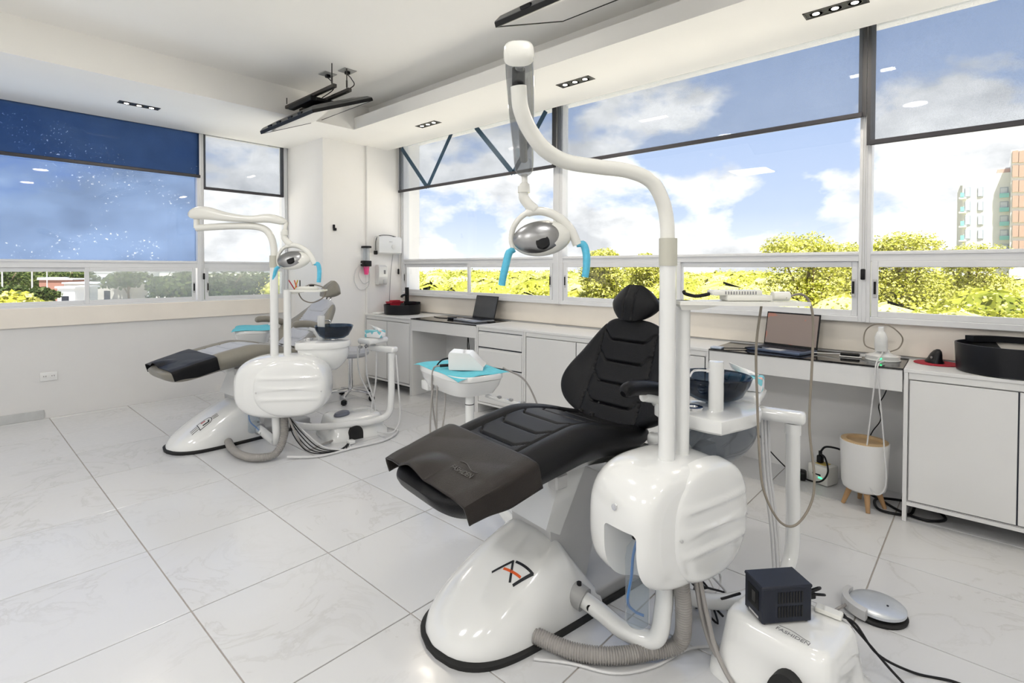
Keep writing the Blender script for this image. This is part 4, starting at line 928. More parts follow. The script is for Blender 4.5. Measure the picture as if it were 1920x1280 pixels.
    inv = TL.inverted(); sh_.v = [tuple(TL @ (shell_T @ (inv @ Vector(v)))) for v in sh_.v]
    hd = sh_.build('lamp_head', M['cream_plastic'], root, 60)
    rf = LM().lathe([(0.0, 0.052), (0.03, 0.0500), (0.058, 0.043), (0.082, 0.026), (0.087, 0.012)], (-0.012, 0, 0.002), 36, 1.0, 0.64); rf.v = [tuple(TL @ (shell_T @ (inv @ Vector(v)))) for v in rf.v]
    rfo = rf.build('reflector', M['mirror'], hd, 60)
    bc_ = LM().lathe([(0.0, 0.0530), (0.022, 0.0515), (0.026, 0.040)], (-0.002, -0.024, 0.0), 20, 1.0, 1.0); bc_.v = [tuple(TL @ (shell_T @ (inv @ Vector(v)))) for v in bc_.v]
    bc_.build('bulb_cover', M['black'], rfo, 40)
    for sx, pts in ((-1, [(-0.095, 0, -0.038), (-0.112, -.004, -0.052), (-0.122, -.006, -0.09), (-0.132, -.004, -0.135), (-0.136, 0, -0.16)]), (1, [(0.120, 0, -0.020), (0.142, 0, -0.022), (0.152, -.004, -0.055), (0.152, -.006, -0.10), (0.148, -.004, -0.132)])):
        LM().tube(cat_rom(pts, 5), [.011]*4+[.013]*10+[.0125]*7, 12).build('lamp_handle', M['blue'], hd)
    # ---------------- cuspidor
    cp = cfg['cusp']; TCu = TW @ Matrix.Translation(cp['c']) @ Matrix.Rotation(R(cp['rz']), 4, 'Z')
    def U(): m = MB(); m.T = TCu; return m
    out = [(-0.175, -0.155), (0.02, -0.165), (0.13, -0.12), (0.175, -0.02), (0.15, 0.10), (0.05, 0.15), (-0.14, 0.15), (-0.19, 0.06), (-0.195, -0.08)]
    ring = [Vector((p.x, p.y, 0)) for p in cat_rom([(x, y, 0) for x, y in out+out[:1]], 6)[:-1]]
    def rg(k, z): return [(p.x*k, p.y*k, z) for p in ring]
    pl = U().loft([rg(.96, -0.050), rg(1.0, -0.042), rg(1.0, -0.012), rg(.985, -0.003), rg(.95, 0.0)]).build('cuspidor_plate', M['white'], root, 40)
    hull = []
    for k in range(9):
        u = k/8; sc_ = 0.93*(1-u**2.4*.62); hull.append([(p.x*sc_+0.02*u, p.y*sc_, -0.050-0.165*u) for p in ring])
    U().loft(hull, False, True).build('cuspidor_hull', cp['hull'], root, 60)
    U().tube(cat_rom([(-0.19, 0.0, -.10), (-0.12, 0.02, -.12), (-0.02, 0.0, -.115), (0.05, -.03, -.10)], 6), 0.012, 8).box(-0.12, -0.02, -0.04, 0.04, -0.19, -0.13, .008, 2).build('inner_pipes', M['greylight'], root)
    bl = U().lathe([(0.0, 0.012), (0.075, 0.012), (0.105, 0.030), (0.130, 0.075), (0.138, 0.100), (0.133, 0.104), (0.123, 0.078), (0.098, 0.036), (0.07, 0.021), (0.0, 0.021)], (*cp['bowl'], 0), 40).build('spittoon_bowl', M['smokebowl'], root, 60)
    U().cyl((*cp['bowl'], -0.002), (*cp['bowl'], 0.014), .03, seg=20).build('bowl_drain', M['chrome'], bl)
    px_, py_ = cp['pillar']
    pi_ = U().lathe([(0.0265, -0.01), (0.0265, 0.168), (0.0245, 0.176), (0.0, 0.178)], (px_, py_, 0), 26).build('cup_filler', M['white'], root)
    bx__, by__ = cp['bowl']; dv = Vector((bx__-px_, by__-py_, 0)).normalized(); nv = Vector((-dv.y, dv.x, 0))
    b0 = Vector((px_, py_, 0.14)); U().tube(cat_rom([b0+dv*.02, b0+dv*.055, b0+dv*.065+Vector((0, 0, -.012)), b0+dv*.066+Vector((0, 0, -.045))], 5), .0045, 8).build('bowl_spout', M['chrome'], pi_)
    U().cyl(b0+nv*.02, b0+nv*.034, .009, seg=12).tube(cat_rom([b0+nv*.03, b0+nv*.06, b0+nv*.08+Vector((0, 0, -.006)), b0+nv*.09+Vector((0, 0, -.025))], 5), .0045, 8).build('cup_spout', M['chrome'], pi_)
    fx, fy = cp['filter']; U().lathe([(0.0, .001), (.016, .002), (.018, .010), (.028, .012), (.036, .010), (.036, 0)], (fx, fy, 0), 26).build('cup_rest', M['chrome'], root)
    for s_ in cp['links']: tube_part('cuspidor_arm', s_, 0.022, M['greylight'], root, TW, 6, 12)
    # ---------------- assistant arm: low pipe, upright, swing arm and holder
    tube_part('assistant_pipe', cfg['asst'], 0.026, M['white'], root, TW, 9, 18)
    t_ = Vector(cfg['asst'][-1]); W().cyl(t_-Vector((0, 0, .03)), t_+Vector((0, 0, .012)), 0.029, seg=18).build('upright_sleeve', M['white'], root)
    a2 = Vector(cfg['arm_to']); dv = a2-t_; dv.z = 0; La = dv.length
    TA = TW @ Matrix.Translation(t_+Vector((0, 0, .012))) @ Matrix.Rotation(math.atan2(dv.y, dv.x), 4, 'Z')
    m = MB(); m.T = TA; m.box(-0.045, La+.03, -0.036, 0.036, 0.0, 0.048, 0.018, 3); m.build('swing_arm', M['white'], root)
    m = MB(); m.T = TA; m.cyl((La, 0, .045), (La, 0, .065), .016, seg=12).box(La-0.075, La+0.075, -0.10, 0.11, 0.062, 0.108, 0.02, 3); hold = m.build('instrument_holder', M['white'], root)
    for k in range(cfg['clips']):
        m = MB(); m.T = TA; xx = La+0.085; yy = -.07+.065*k; m.cyl((xx-.012, yy, 0.03), (xx+.018, yy, 0.03), .012, seg=10); cl = m.build('holder_clip', M['greylight'], hold)
        m = MB(); m.T = TA; m.tube(cat_rom([(xx+.005, yy, .02), (xx+.012, yy, -.02), (xx+.004, yy+.006, .02), (xx-.01, yy+.012, .06)], 5), .003, 6); m.build('hook_handle', M['black'] if k < 2 else M['greylight'], cl)
    for pts in cfg['lines']:
        W().tube(cat_rom(pts, 7), .0062, 8).build('suction_line', M['hose_light'], root)
    for pts in cfg['cables']:
        W().tube(cat_rom(pts, 8), .0075, 8).build('grey_cable', M['hose'], root)
    for pts in cfg['tan']:
        W().tube(cat_rom(pts, 8), .0042, 8).build('handpiece_cable', M['hose_tan'], root)
    # ---------------- doctor's tray on its own arm
    dt = cfg['tray']; TD = TW @ Matrix.Translation(dt['c']) @ Matrix.Rotation(R(dt['rz']), 4, 'Z')
    def D(): m = MB(); m.T = TD; return m
    hx, hy = dt['half']
    def rr_(k, z, dx=0, ex=4.0):
        return [(dx+hx*k*spow(math.cos(a), 2/ex), hy*k*spow(math.sin(a), 2/ex), z) for a in [2*PI*j/48 for j in range(48)]]
    tr_ = D().loft([rr_(.62, -0.135), rr_(.80, -0.125), rr_(.93, -0.075), rr_(.985, -0.035), rr_(.975, -0.033), rr_(1.0, -0.030), rr_(1.0, -0.006), rr_(.985, 0.0), rr_(.95, -.001), rr_(.94, -.010)]).build('doctor_tray', M['white'], root, 40)
    for k, (a, b) in enumerate(((-.5, -.2), (-.15, .15), (.2, .5))):
        D().box(hx*.55, hx*.86, hy*a*2*.8, hy*b*2*.8, -0.16, -0.10, .01, 2).build('tray_bracket', M['white'], tr_)
    tube_part('tray_upright', dt['post'], 0.026, M['white'], root, TW, 8, 16)
    q = Vector(dt['post'][0]); W().cyl(q-Vector((0, 0, .085)), q-Vector((0, 0, .080)), .0275, seg=18).build('upright_ring', M['black'], root)
    for pts in dt['hoses']: W().tube(cat_rom(pts, 8), .0055, 8).build('tray_hose', M['hose_light'] if dt['pale'] else M['hose'], root)
    if dt.get('syringes'):
        for k in range(4):
            b0 = Vector(dt['syringes'][0]).lerp(Vector(dt['syringes'][1]), k/3)
            o = W().cyl(b0, b0+Vector((.05, -.035, -.015)), .009, .007, 10).cyl(b0+Vector((-.005, .03, .006)), b0, .012, seg=10).build('handpiece', M['chrome'], root)
            W().box(b0.x-.012, b0.x+.012, b0.y-.012, b0.y+.012, b0.z+.008, b0.z+.024, .004, 1).build('handpiece_button', M['grey'], o)
        a, b = (Vector(v) for v in dt['syringes']); W().tube([a+Vector((-.06, .06, .03)), a, b, b+Vector((.03, -.04, -.01))], .012, 8).build('handpiece_rail', M['white'], root)
    return root
M['embossed'] = pmat('embossed_leather', (0.10, 0.095, 0.09), 0.45, var=0.05)
M['water'] = clear_glass('water', (0.92, 0.945, 0.96), 0.6, 0.03, (0.8, 0.85, 0.9))

unit_front = dental_unit(dict(
    O=(1.118, 1.375, 0), th=-8.8, bsx=0.82, bcx=0.036, bz=(0.478, 0.200), label='black leather dental chair unit in the foreground with white side box', leather=M['leather'], panel=None, cover=M['leather2'], cover_text=True, drop=0.080, logo='A',
    back_base=(0.895, 0.650), back_ang=20, head_s=0.515, back_len=0.445, arm_dx=0.0, levers=True, arms=(-1,),
    box=(1.615, 0.780, 0), bth=-14, collar=(1.313, 1.401), shelf_z=1.195, shelf=((1.677, 0.756, 1.2), (1.951, 0.456, 1.2)),
    pipe=[(1.567, 1.103, 0.106), (1.575, 1.007, 0.082), (1.572, 0.905, 0.062), (1.585, 0.80, 0.080), (1.610, 0.784, 0.18), (1.613, 0.782, 0.29)],
    hose=[(1.365, 1.135, 0.045), (1.404, 1.012, 0.032), (1.470, 0.905, 0.032), (1.569, 0.820, 0.034), (1.640, 0.745, 0.060), (1.635, 0.725, 0.16), (1.618, 0.728, 0.29)],
    boom=[(1.617, 0.783, 1.38), (1.616, 0.785, 1.45), (1.604, 0.794, 1.52), (1.570, 0.818, 1.585), (1.500, 0.862, 1.615), (1.404, 0.918, 1.622), (1.306, 0.966, 1.630), (1.231, 0.990, 1.657), (1.176, 1.003, 1.706), (1.138, 1.005, 1.760), (1.126, 1.004, 1.822)],
    pin=0.05, pin_mat=M['black'], beam=((1.060, 0.945, 1.885), (1.513, 1.318, 1.672)), beam_mat=M['smoke'], beam_cap=True,
    lamp=(1.556, 1.266, 1.417), lamp_rz=-47.6, lamp_tilt=78,
    cusp=dict(c=(1.965, 0.770, 0.79), rz=-12, hull=M['trayhull'], bowl=(0.045, 0.02), pillar=(-0.055, -0.055), filter=(-0.115, 0.0), links=([(1.70, 0.80, 0.60), (1.80, 0.80, 0.66), (1.90, 0.79, 0.70)],)),
    asst=[(1.66, 0.80, 0.30), (1.72, 0.76, 0.18), (1.90, 0.665, 0.115), (2.10, 0.585, 0.12), (2.20, 0.555, 0.17), (2.236, 0.552, 0.30), (2.238, 0.556, 0.50), (2.239, 0.557, 0.690)], arm_to=(2.215, 0.735, 0.7), clips=0,
    lines=[[(2.235, 0.66, 0.70), (2.21, 0.64, 0.50), (2.17, 0.60, 0.30), (2.15, 0.58, 0.12)], [(2.245, 0.65, 0.70), (2.225, 0.635, 0.50), (2.185, 0.595, 0.30), (2.165, 0.58, 0.12)], [(2.225, 0.67, 0.70), (2.20, 0.65, 0.50), (2.16, 0.61, 0.30), (2.14, 0.59, 0.12)]],
    cables=[[(1.66, 0.70, 0.30), (1.68, 0.68, 0.15), (1.69, 0.64, 0.05), (1.69, 0.55, 0.014), (1.67, 0.40, 0.012), (1.66, 0.30, 0.012)], [(1.68, 0.70, 0.30), (1.70, 0.68, 0.15), (1.71, 0.64, 0.05), (1.67, 0.56, 0.012), (1.645, 0.42, 0.012), (1.63, 0.30, 0.012)], [(1.67, 0.69, 0.30), (1.675, 0.66, 0.16), (1.665, 0.62, 0.06), (1.62, 0.53, 0.012), (1.59, 0.40, 0.012), (1.58, 0.3, 0.012)]],
    tan=[[(1.90, 0.500, 1.207), (1.985, 0.470, 1.215), (2.02, 0.450, 1.17), (2.027, 0.445, 1.08), (2.021, 0.447, 0.943), (2.014, 0.450, 0.759), (2.024, 0.435, 0.576), (2.011, 0.446, 0.484), (1.976, 0.483, 0.420), (1.939, 0.524, 0.438), (1.906, 0.563, 0.539), (1.897, 0.576, 0.667), (1.894, 0.584, 0.851), (1.894, 0.589, 1.034), (1.907, 0.577, 1.183)]],
    tray=dict(c=(2.175, 2.42, 0.685), rz=78, half=(0.30, 0.175), pale=False, post=[(2.09, 2.24, 0.59), (2.085, 2.235, 0.42), (2.06, 2.20, 0.30), (1.98, 2.05, 0.20), (1.85, 1.75, 0.12), (1.75, 1.45, 0.08)],
              hoses=[[(2.05, 2.52, 0.60), (1.98, 2.46, 0.48), (1.93, 2.40, 0.30), (1.90, 2.30, 0.12), (1.85, 2.0, 0.02)], [(2.03, 2.46, 0.60), (1.99, 2.42, 0.45), (1.97, 2.38, 0.25), (1.92, 2.2, 0.05), (1.85, 1.95, 0.02)], [(2.06, 2.42, 0.58), (2.0, 2.36, 0.45), (1.96, 2.34, 0.30), (1.95, 2.30, 0.15), (1.88, 2.0, 0.02)], [(2.30, 2.17, 0.70), (2.40, 2.08, 0.62), (2.44, 2.0, 0.45), (2.42, 1.92, 0.30), (2.30, 1.85, 0.22)]],
              syringes=((2.30, 2.20, 0.50), (2.42, 2.02, 0.46)))))

unit_back = dental_unit(dict(
    O=(1.07, 4.26, 0), th=3.4, bsx=1.0, bcx=0.055, bz=(0.488, 0.215), label='taupe leather dental chair unit at the back by the left window', leather=M['taupe'], panel=M['silver_leather'], cover=M['leather'], cover_text=False, drop=0.085, logo='B',
    back_base=(0.92, 0.665), back_ang=40, head_s=0.565, back_len=0.47, arm_dx=0.17, levers=False, arms=(-1, 1),
    box=(1.551, 3.623, 0), bth=-40, collar=(1.305, 1.385), shelf_z=1.150, shelf=((1.64, 3.60, 1.15), (1.835, 3.42, 1.15)),
    pipe=[(1.60, 4.03, 0.105), (1.60, 3.88, 0.085), (1.59, 3.70, 0.075), (1.57, 3.63, 0.13), (1.56, 3.625, 0.28)],
    hose=[(1.40, 4.05, 0.045), (1.375, 3.90, 0.032), (1.372, 3.73, 0.032), (1.42, 3.60, 0.032), (1.52, 3.55, 0.045), (1.585, 3.56, 0.14), (1.600, 3.58, 0.29)],
    boom=[(1.553, 3.625, 1.36), (1.554, 3.630, 1.43), (1.545, 3.642, 1.50), (1.520, 3.675, 1.560), (1.470, 3.730, 1.585), (1.377, 3.835, 1.588), (1.290, 3.930, 1.582), (1.200, 4.030, 1.573)],
    pin=0.06, pin_mat=M['cream_plastic'], beam=((1.165, 4.060, 1.665), (1.608, 3.558, 1.625)), beam_mat=M['cream_plastic'], beam_cap=False,
    lamp=(1.643, 3.512, 1.352), lamp_rz=-47.6, lamp_tilt=60,
    cusp=dict(c=(1.905, 3.585, 0.775), rz=-38, hull=M['white'], bowl=(0.055, 0.03), pillar=(-0.035, 0.03), filter=(-0.13, 0.03), links=([(1.62, 3.62, 0.60), (1.75, 3.62, 0.66), (1.86, 3.60, 0.69)],)),
    asst=[(1.60, 3.70, 0.28), (1.72, 3.71, 0.17), (1.88, 3.66, 0.125), (2.08, 3.585, 0.115), (2.26, 3.515, 0.115), (2.37, 3.475, 0.16), (2.393, 3.467, 0.30), (2.396, 3.468, 0.45), (2.398, 3.469, 0.625)], arm_to=(2.36, 3.66, 0.66), clips=3,
    lines=[[(2.25, 3.72, 0.66), (2.27, 3.72, 0.45), (2.36, 3.66, 0.20), (2.30, 3.62, 0.06), (2.20, 3.62, 0.05)], [(2.30, 3.68, 0.66), (2.31, 3.68, 0.45), (2.35, 3.64, 0.22), (2.33, 3.60, 0.06), (2.2, 3.56, 0.05)], [(2.36, 3.62, 0.66), (2.34, 3.60, 0.40), (2.30, 3.60, 0.20), (2.28, 3.56, 0.05)], [(2.42, 3.44, 0.62), (2.43, 3.42, 0.35), (2.44, 3.42, 0.12), (2.36, 3.40, 0.03), (2.25, 3.44, 0.05)]],
    cables=[[(1.60, 3.52, 0.28), (1.66, 3.50, 0.12), (1.72, 3.50, 0.03), (1.85, 3.56, 0.02), (2.0, 3.6, 0.02)]],
    tan=[[(1.745, 3.575, 1.160), (1.716, 3.606, 1.132), (1.735, 3.583, 1.076), (1.778, 3.535, 1.057), (1.824, 3.486, 1.083), (1.845, 3.464, 1.129), (1.830, 3.481, 1.166), (1.780, 3.537, 1.185), (1.747, 3.573, 1.170)]],
    tray=dict(c=(2.05, 5.25, 0.72), rz=65, half=(0.25, 0.165), pale=True, post=[(2.02, 5.20, 0.60), (2.02, 5.20, 0.45), (2.0, 5.15, 0.30), (1.92, 4.95, 0.15), (1.8, 4.6, 0.08)],
              hoses=[[(1.92, 5.18, 0.60), (1.84, 5.08, 0.50), (1.80, 5.0, 0.30), (1.80, 4.9, 0.08)], [(1.97, 5.12, 0.60), (1.92, 5.02, 0.50), (1.88, 4.95, 0.30), (1.85, 4.9, 0.08)], [(2.12, 5.06, 0.62), (2.18, 4.95, 0.55), (2.16, 4.85, 0.45), (2.1, 4.8, 0.3)]])))

# ------------------------------------------------------------------ counter run under the right windows
RZ = R(1.57); RUN = Matrix.Translation((3.358, 0.32, 0)) @ Matrix.Rotation(RZ, 4, 'Z')
def run_pt(x, y, z=0.0): return RUN @ Vector((x, y, z))
ZT = 0.79
def cabinet(name, y0, y1, dep, label, doors=0, drawers=None, handle='groove'):
    root = empty(name, run_pt(0, y0), RZ, label, 'cabinet'); w = y1-y0
    m = MB().box(0.0, dep, 0.0, 0.018, 0.0, ZT-.018, .001, 1).box(0.0, dep, w-.018, w, 0.0, ZT-.018, .001, 1).box(0.012, dep, 0.018, w-.018, 0.085, 0.105).box(dep-.012, dep, 0.018, w-.018, 0.085, ZT-.018).box(0.0, 0.02, .018, w-.018, .085, .103)
    m.box(0.025, 0.05, .018, w-.018, .105, ZT-.018)
    m.build('body', M['cab'], root)
    MB().box(-0.002, dep, -0.001, w+.001, ZT-.018, ZT, .0015, 1).build('worktop', M['cab'], root)
    MB().box(0.006, 0.02, .02, w-.02, ZT-.052, ZT-.018).build('grip_rail', M['cabedge'], root)
    if doors:
        dw = (w-.044)/doors
        for k in range(doors):
            MB().box(0.001, 0.019, .022+dw*k+.003, .022+dw*(k+1)-.003, 0.112, ZT-.058, .0015, 1).build('door', M['cab'], root)
            if k: MB().box(0.004, 0.012, .022+dw*k-.0028, .022+dw*k+.0028, 0.112, ZT-.058).build('door_gap', M['steel'], root)
        MB().box(0.003, 0.012, .0185, .0215, 0.112, ZT-.058).build('door_gap', M['steel'], root)
    if drawers:
        zz = drawers
        for a, b in zip(zz, zz[1:]):
            d = MB().box(0.001, 0.019, .022, w-.022, b+.003, a-.028, .0015, 1).build('drawer', M['cab'], root)
            MB().prism([(0.001, a-.028), (0.019, a-.028), (0.019, a-.006), (0.013, a-.006)], 1, .022, w-.022).build('drawer_grip', M['cabedge'], d)
            MB().box(0.004, 0.016, .022, w-.022, a-.006, a-.001).build('drawer_gap', M['steel'], d)
    for yy in (.012, w-.03):
        MB().box(0.008, 0.03, yy, yy+.02, -0.0, 0.002).build('foot', M['greylight'], root)
    return root
def desk(name, y0, y1, dep, label, legs):
    root = empty(name, run_pt(0, y0), RZ, label, 'desk'); w = y1-y0
    MB().box(-0.006, dep, 0.002, w-.002, ZT-.009, ZT+.001, .001, 1).build('glass_top', M['blackglass'], root)
    MB().box(0.0, dep, 0.004, w-.004, ZT-.028, ZT-.009).build('carcass', M['cabedge'], root)
    MB().box(-0.002, 0.018, 0.004, w-.004, 0.668, ZT-.012, .0015, 1).build('drawer_front', M['cab'], root)
    MB().box(0.018, dep-.02, 0.02, w-.02, 0.680, ZT-.028).build('drawer_box', M['cabedge'], root)
    for yy in legs: MB().box(0.0, dep, yy, yy+.02, 0.0, ZT-.028, .001, 1).build('side_panel', M['cab'], root)
    if legs: MB().box(dep-.016, dep, .02, w-.02, 0.0, 0.68).build('back_panel', M['cab'], root)
    return root
cabinet('sink_cabinet', -0.86, -0.001, 0.385, 'white two door cabinet at the right edge carrying a black basin', doors=2)
desk('glass_top_desk', 0.001, 1.005, 0.40, 'black glass topped desk above the round white bin', [])
cabinet('door_cabinet', 1.007, 2.545, 0.425, 'long white cabinet behind the black dental chair', doors=3)
cabinet('drawer_cabinet', 2.547, 3.10, 0.455, 'white drawer cabinet between the two desks', drawers=[0.745, 0.60, 0.43, 0.105])
desk('glass_top_desk', 3.102, 4.04, 0.48, 'black glass topped desk with side panels next to the drawer cabinet', [0.916, 0.0])
cabinet('sink_cabinet', 4.042, 4.855, 0.51, 'white two door cabinet in the corner by the column', doors=2)

# ------------------------------------------------------------------ basins, taps and things on the counter
def basin(x, y, r, h, rz, label, ov=1.0):
    root = empty('vessel_basin', (x, y, ZT+.001), rz, label, 'basin', 'black vessel basins')
    MB().lathe([(0.0, 0.0), (r*.93, 0.0), (r*.97, 0.006), (r, h-.006), (r*.995, h), (r*.965, h), (r*.95, h-.01), (r*.86, 0.03), (0.0, 0.022)], (0, 0, 0), 64, 1.0, ov).build('bowl', M['blackmatte'], root)
    vs = []; n = 16
    for k in range(n+1):
        a = R(-38+76*k/n)
        for rr, z in ((r*.80, h-.01), (r*.985, h-.01), (r*.985, h+.022), (r*.80, h+.022)): vs.append((rr*math.cos(a), rr*math.sin(a)*ov, z))
    m = MB(); m.loft([vs[4*k:4*k+4] for k in range(n+1)]); m.build('tap_ledge', M['blackmatte'], root)
    MB().lathe([(0.0, .0235), (.022, .0245), (.024, .022)], (0, 0, 0), 20).build('drain', M['chrome'], root)
    return root
basin(3.565, -0.095, 0.215, 0.142, R(20), 'large black oval basin on the cabinet at the right edge', 1.05)
basin(3.505, 4.86, 0.205, 0.108, R(10), 'round black basin on the corner cabinet by the column')
t = empty('basin_tap', (3.655, 4.98, ZT+.001), R(200), 'black tall tap behind the round corner basin', 'tap')
MB().cyl((0, 0, 0), (0, 0, .29), .023, seg=18).build('body', M['black'], t); MB().tube(cat_rom([(0, 0, .20), (.05, 0, .205), (.10, 0, .195), (.11, 0, .18)], 5), .013, 10).build('spout', M['black'], t); MB().cyl((0, -.022, .235), (0, -.05, .245), .009, seg=10).build('handle', M['chrome'], t)
t = empty('plastic_tub', (3.555, 5.075, ZT+.001), R(5), 'red plastic tub behind the round corner basin', 'box')
MB().loft([[(sx*a, sy*b, z) for sx, sy in ((-1, -1), (1, -1), (1, 1), (-1, 1))] for a, b, z in ((.075, .045, 0), (.085, .05, .115), (.09, .055, .118), (.09, .055, .128))]).build('tub', M['red'], t); MB().box(-.06, .06, -.03, .03, .128, .142, .006, 2).build('lid', M['red'], t)
tag(MB().box(3.27, 3.40, 4.99, 5.10, ZT+.001, ZT+.016, .004, 1).build('folded_cloth', M['paper']), 'folded white cloth on the corner cabinet left of the basin', 'cloth')

def laptop(x, y, w, d, rz, lid_deg, label, screen, deckmat):
    """front edge looks to -x in its own frame"""
    root = empty('laptop', (x, y, ZT+.002), rz, label, 'laptop', 'laptops')
    MB().box(-d/2, d/2, -w/2, w/2, 0, .016, .004, 2).build('deck', deckmat, root)
    kb = MB().box(-.02, d/2-.02, -w/2+.02, w/2-.02, .0155, .0168).build('keyboard', M['keys'], root)
    for r_ in range(5):
        m = MB()
        for c_ in range(14): m.box(-.016+r_*.024, .004+r_*.024, -w/2+.024+c_*(w-.05)/14, -w/2+.024+(c_+.85)*(w-.05)/14, .0165, .0185)
        m.build('key_row', M['steel'], kb)['kind'] = 'stuff'
    MB().box(-d/2+.012, -.03, -.05, .05, .0155, .0166).build('touchpad', M['greylight'], root)
    T = Matrix.Translation((d/2-.004, 0, .014)) @ Matrix.Rotation(R(lid_deg), 4, 'Y')
    m = MB(); m.T = T; m.box(-.004, .004, -w/2, w/2, 0, d*.98, .003, 1); lid = m.build('lid', M['black'], root)
    m = MB(); m.T = T; m.box(-.0052, -.0042, -w/2+.008, w/2-.008, .016, d*.98-.010); m.build('screen', screen, lid)
    return root
scr_dark = pmat('dark_screen', (0.045, 0.047, 0.050), 0.25, var=0.1)
def reflection_screen():  # picture and brownish reflection put into the screen's colour and faint glow
    m = pmat('brown_screen', (0.20, 0.15, 0.13), 0.30); nt = m.node_tree; b = nt.nodes['Principled BSDF']; t = N(nt, 'ShaderNodeTexCoord')
    n = N(nt, 'ShaderNodeTexNoise', Scale=5.0, Detail=3.0, Distortion=1.5); nt.links.new(t.outputs['Object'], n.inputs['Vector'])
    r = ramp(nt, [(0.60, (0.17, 0.135, 0.12)), (0.63, (0.26, 0.12, 0.09))]); nt.links.new(n.outputs['Fac'], r.inputs[0]); nt.links.new(r.outputs[0], b.inputs['Base Color'])
    nt.links.new(r.outputs[0], b.inputs['Emission Color']); b.inputs['Emission Strength'].default_value = 0.22
    return m
laptop(3.505, 3.70, 0.36, 0.235, R(-8), 14, 'open silver laptop with black screen on the desk next to the drawer cabinet', scr_dark, M['laptop'])
laptop(3.535, 0.955, 0.335, 0.225, R(-12), 12, 'open dark blue laptop with a picture and painted brown reflection on the desk above the bin', reflection_screen(), pmat('navy_laptop', (0.10, 0.13, 0.20), .35, metal=.4, var=.05))
def cable(name, pts, r, mat, label, cat='cable', k=8): return tag(MB().tube(cat_rom(pts, k), r, 7).build(name, mat), label, cat)
zt = ZT+.005
cable('laptop_charger_cable', [(3.60, 3.55, zt), (3.58, 3.48, zt), (3.52, 3.46, zt), (3.50, 3.50, zt), (3.56, 3.56, zt), (3.62, 3.60, zt)], .004, M['black'], 'black charger cable coiled right of the silver laptop')
cable('laptop_charger_cable', [(3.52, 3.92, zt), (3.55, 4.0, zt), (3.60, 4.06, zt), (3.56, 4.12, zt), (3.50, 4.10, zt), (3.48, 4.2, zt), (3.52, 4.32, zt)], .0035, M['black'], 'black cable left of the silver laptop')
tag(MB().box(3.44, 3.48, 3.92, 4.02, ZT+.002, ZT+.022, .006, 2).build('power_brick', M['black']), 'small black power brick left of the silver laptop', 'charger')
t = empty('power_cable', (3.62, 3.9, 0.3), 0, 'black cables hanging under the desk with the silver laptop', 'cable')
MB().tube(cat_rom([(0.02, .02, .36), (0, .01, .20), (.0, -.03, .13), (-.0, -.09, .10), (0.0, -.15, .16), (.02, -.18, .36)], 8), .005, 7).build('loop', M['black'], t)
MB().tube(cat_rom([(0.03, .04, .36), (.02, .0, .10), (.03, -.02, -.29)], 8), .004, 7).build('drop', M['black'], t); MB().tube(cat_rom([(0.03, -.36, .36), (.04, -.38, .12), (.05, -.38, -.29)], 8), .004, 7).build('drop', M['black'], t)
# desk above the bin
t = empty('usb_hub', run_pt(0.035, 0.965, ZT+.002), RZ, 'small pale usb hub at the left end of the desk above the bin', 'hub')
MB().box(-.03, .03, -.035, .035, 0, .012, .003, 1).build('case', pmat('pale_blue_case', (.42, .48, .58), .4, var=.05), t); MB().tube(cat_rom([(0, -.035, .006), (.06, -.12, .006), (.10, -.18, .006), (.10, -.24, .02), (.06, -.22, .025), (.10, -.14, .008), (.12, -.25, .008)], 6), .003, 6).build('cord', M['black'], t)
t = empty('video_adapter', run_pt(0.225, 0.265, ZT+.002), RZ+R(6), 'black and white cable adapter lying on the desk above the bin', 'adapter')
MB().box(-.022, .022, -.055, .055, 0, .006, .002, 1).build('white_base', M['cab'], t); MB().box(-.017, .017, -.045, .05, .006, .024, .004, 1).build('case', M['black'], t); MB().box(-.011, .011, -.105, -.045, .008, .020, .002, 1).build('plug', M['greylight'], t); MB().box(-.010, .010, -.135, -.105, .007, .021, .002, 1).build('connector', M['black'], t); MB().tube(cat_rom([(0, .05, .014), (.01, .14, .008), (0, .24, .008), (-.01, .34, .012)], 6), .003, 6).build('white_cord', M['cab'], t)
t = empty('scanner_stand', run_pt(0.235, 0.112, ZT+.002), RZ, 'white round stand holding a white handheld scanner', 'scanner')
MB().lathe([(0, 0), (.085, 0), (.085, .006), (.081, .008), (.083, .026), (.05, .036), (.035, .045), (.03, .06), (0, .06)], (0, 0, 0), 36).build('stand_base', M['white'], t)
hs_ = MB(); hs_.T = Matrix.Translation((-.03, .005, .055)) @ Matrix.Rotation(R(-8), 4, 'Y'); hs_.loft([[(a*math.cos(q), b*math.sin(q), z) for q in [2*PI*k/20 for k in range(20)]] for a, b, z in ((.022, .030, 0), (.024, .032, .03), (.022, .030, .08), (.016, .020, .105), (.012, .014, .112), (.012, .014, .135))]); hs_.build('scanner', M['white'], t)
MB().box(-.052, -.046, -.014, .006, .046, .053).build('port', M['grey'], t)
lb = MB().cyl((-.088, 0, .016), (-.082, 0, .016), .004, seg=8).build('status_light', M['led'], t)
MB().tube(cat_rom([(.01, .02, .05), (.05, .09, .07), (.06, .09, .15), (.04, .04, .195), (.03, -.03, .19), (.04, -.085, .13), (.05, -.07, .07), (.03, -.03, .045)], 8), .0035, 7).build('cord_loop', M['hose_tan'], t)
MB().tube(cat_rom([(-.05, -.004, .05), (-.10, -.002, .035), (-.255, .004, .01), (-.262, .01, -.10), (-.265, .04, -.45), (-.262, .05, -.58), (-.258, 0.0, -.68), (-.255, -.045, -.62), (-.262, -.035, -.40), (-.262, -.01, -.10), (-.255, -.004, .004), (-.13, -.02, .010)], 9), .0035, 7).build('white_cord', M['hose_light'], t)
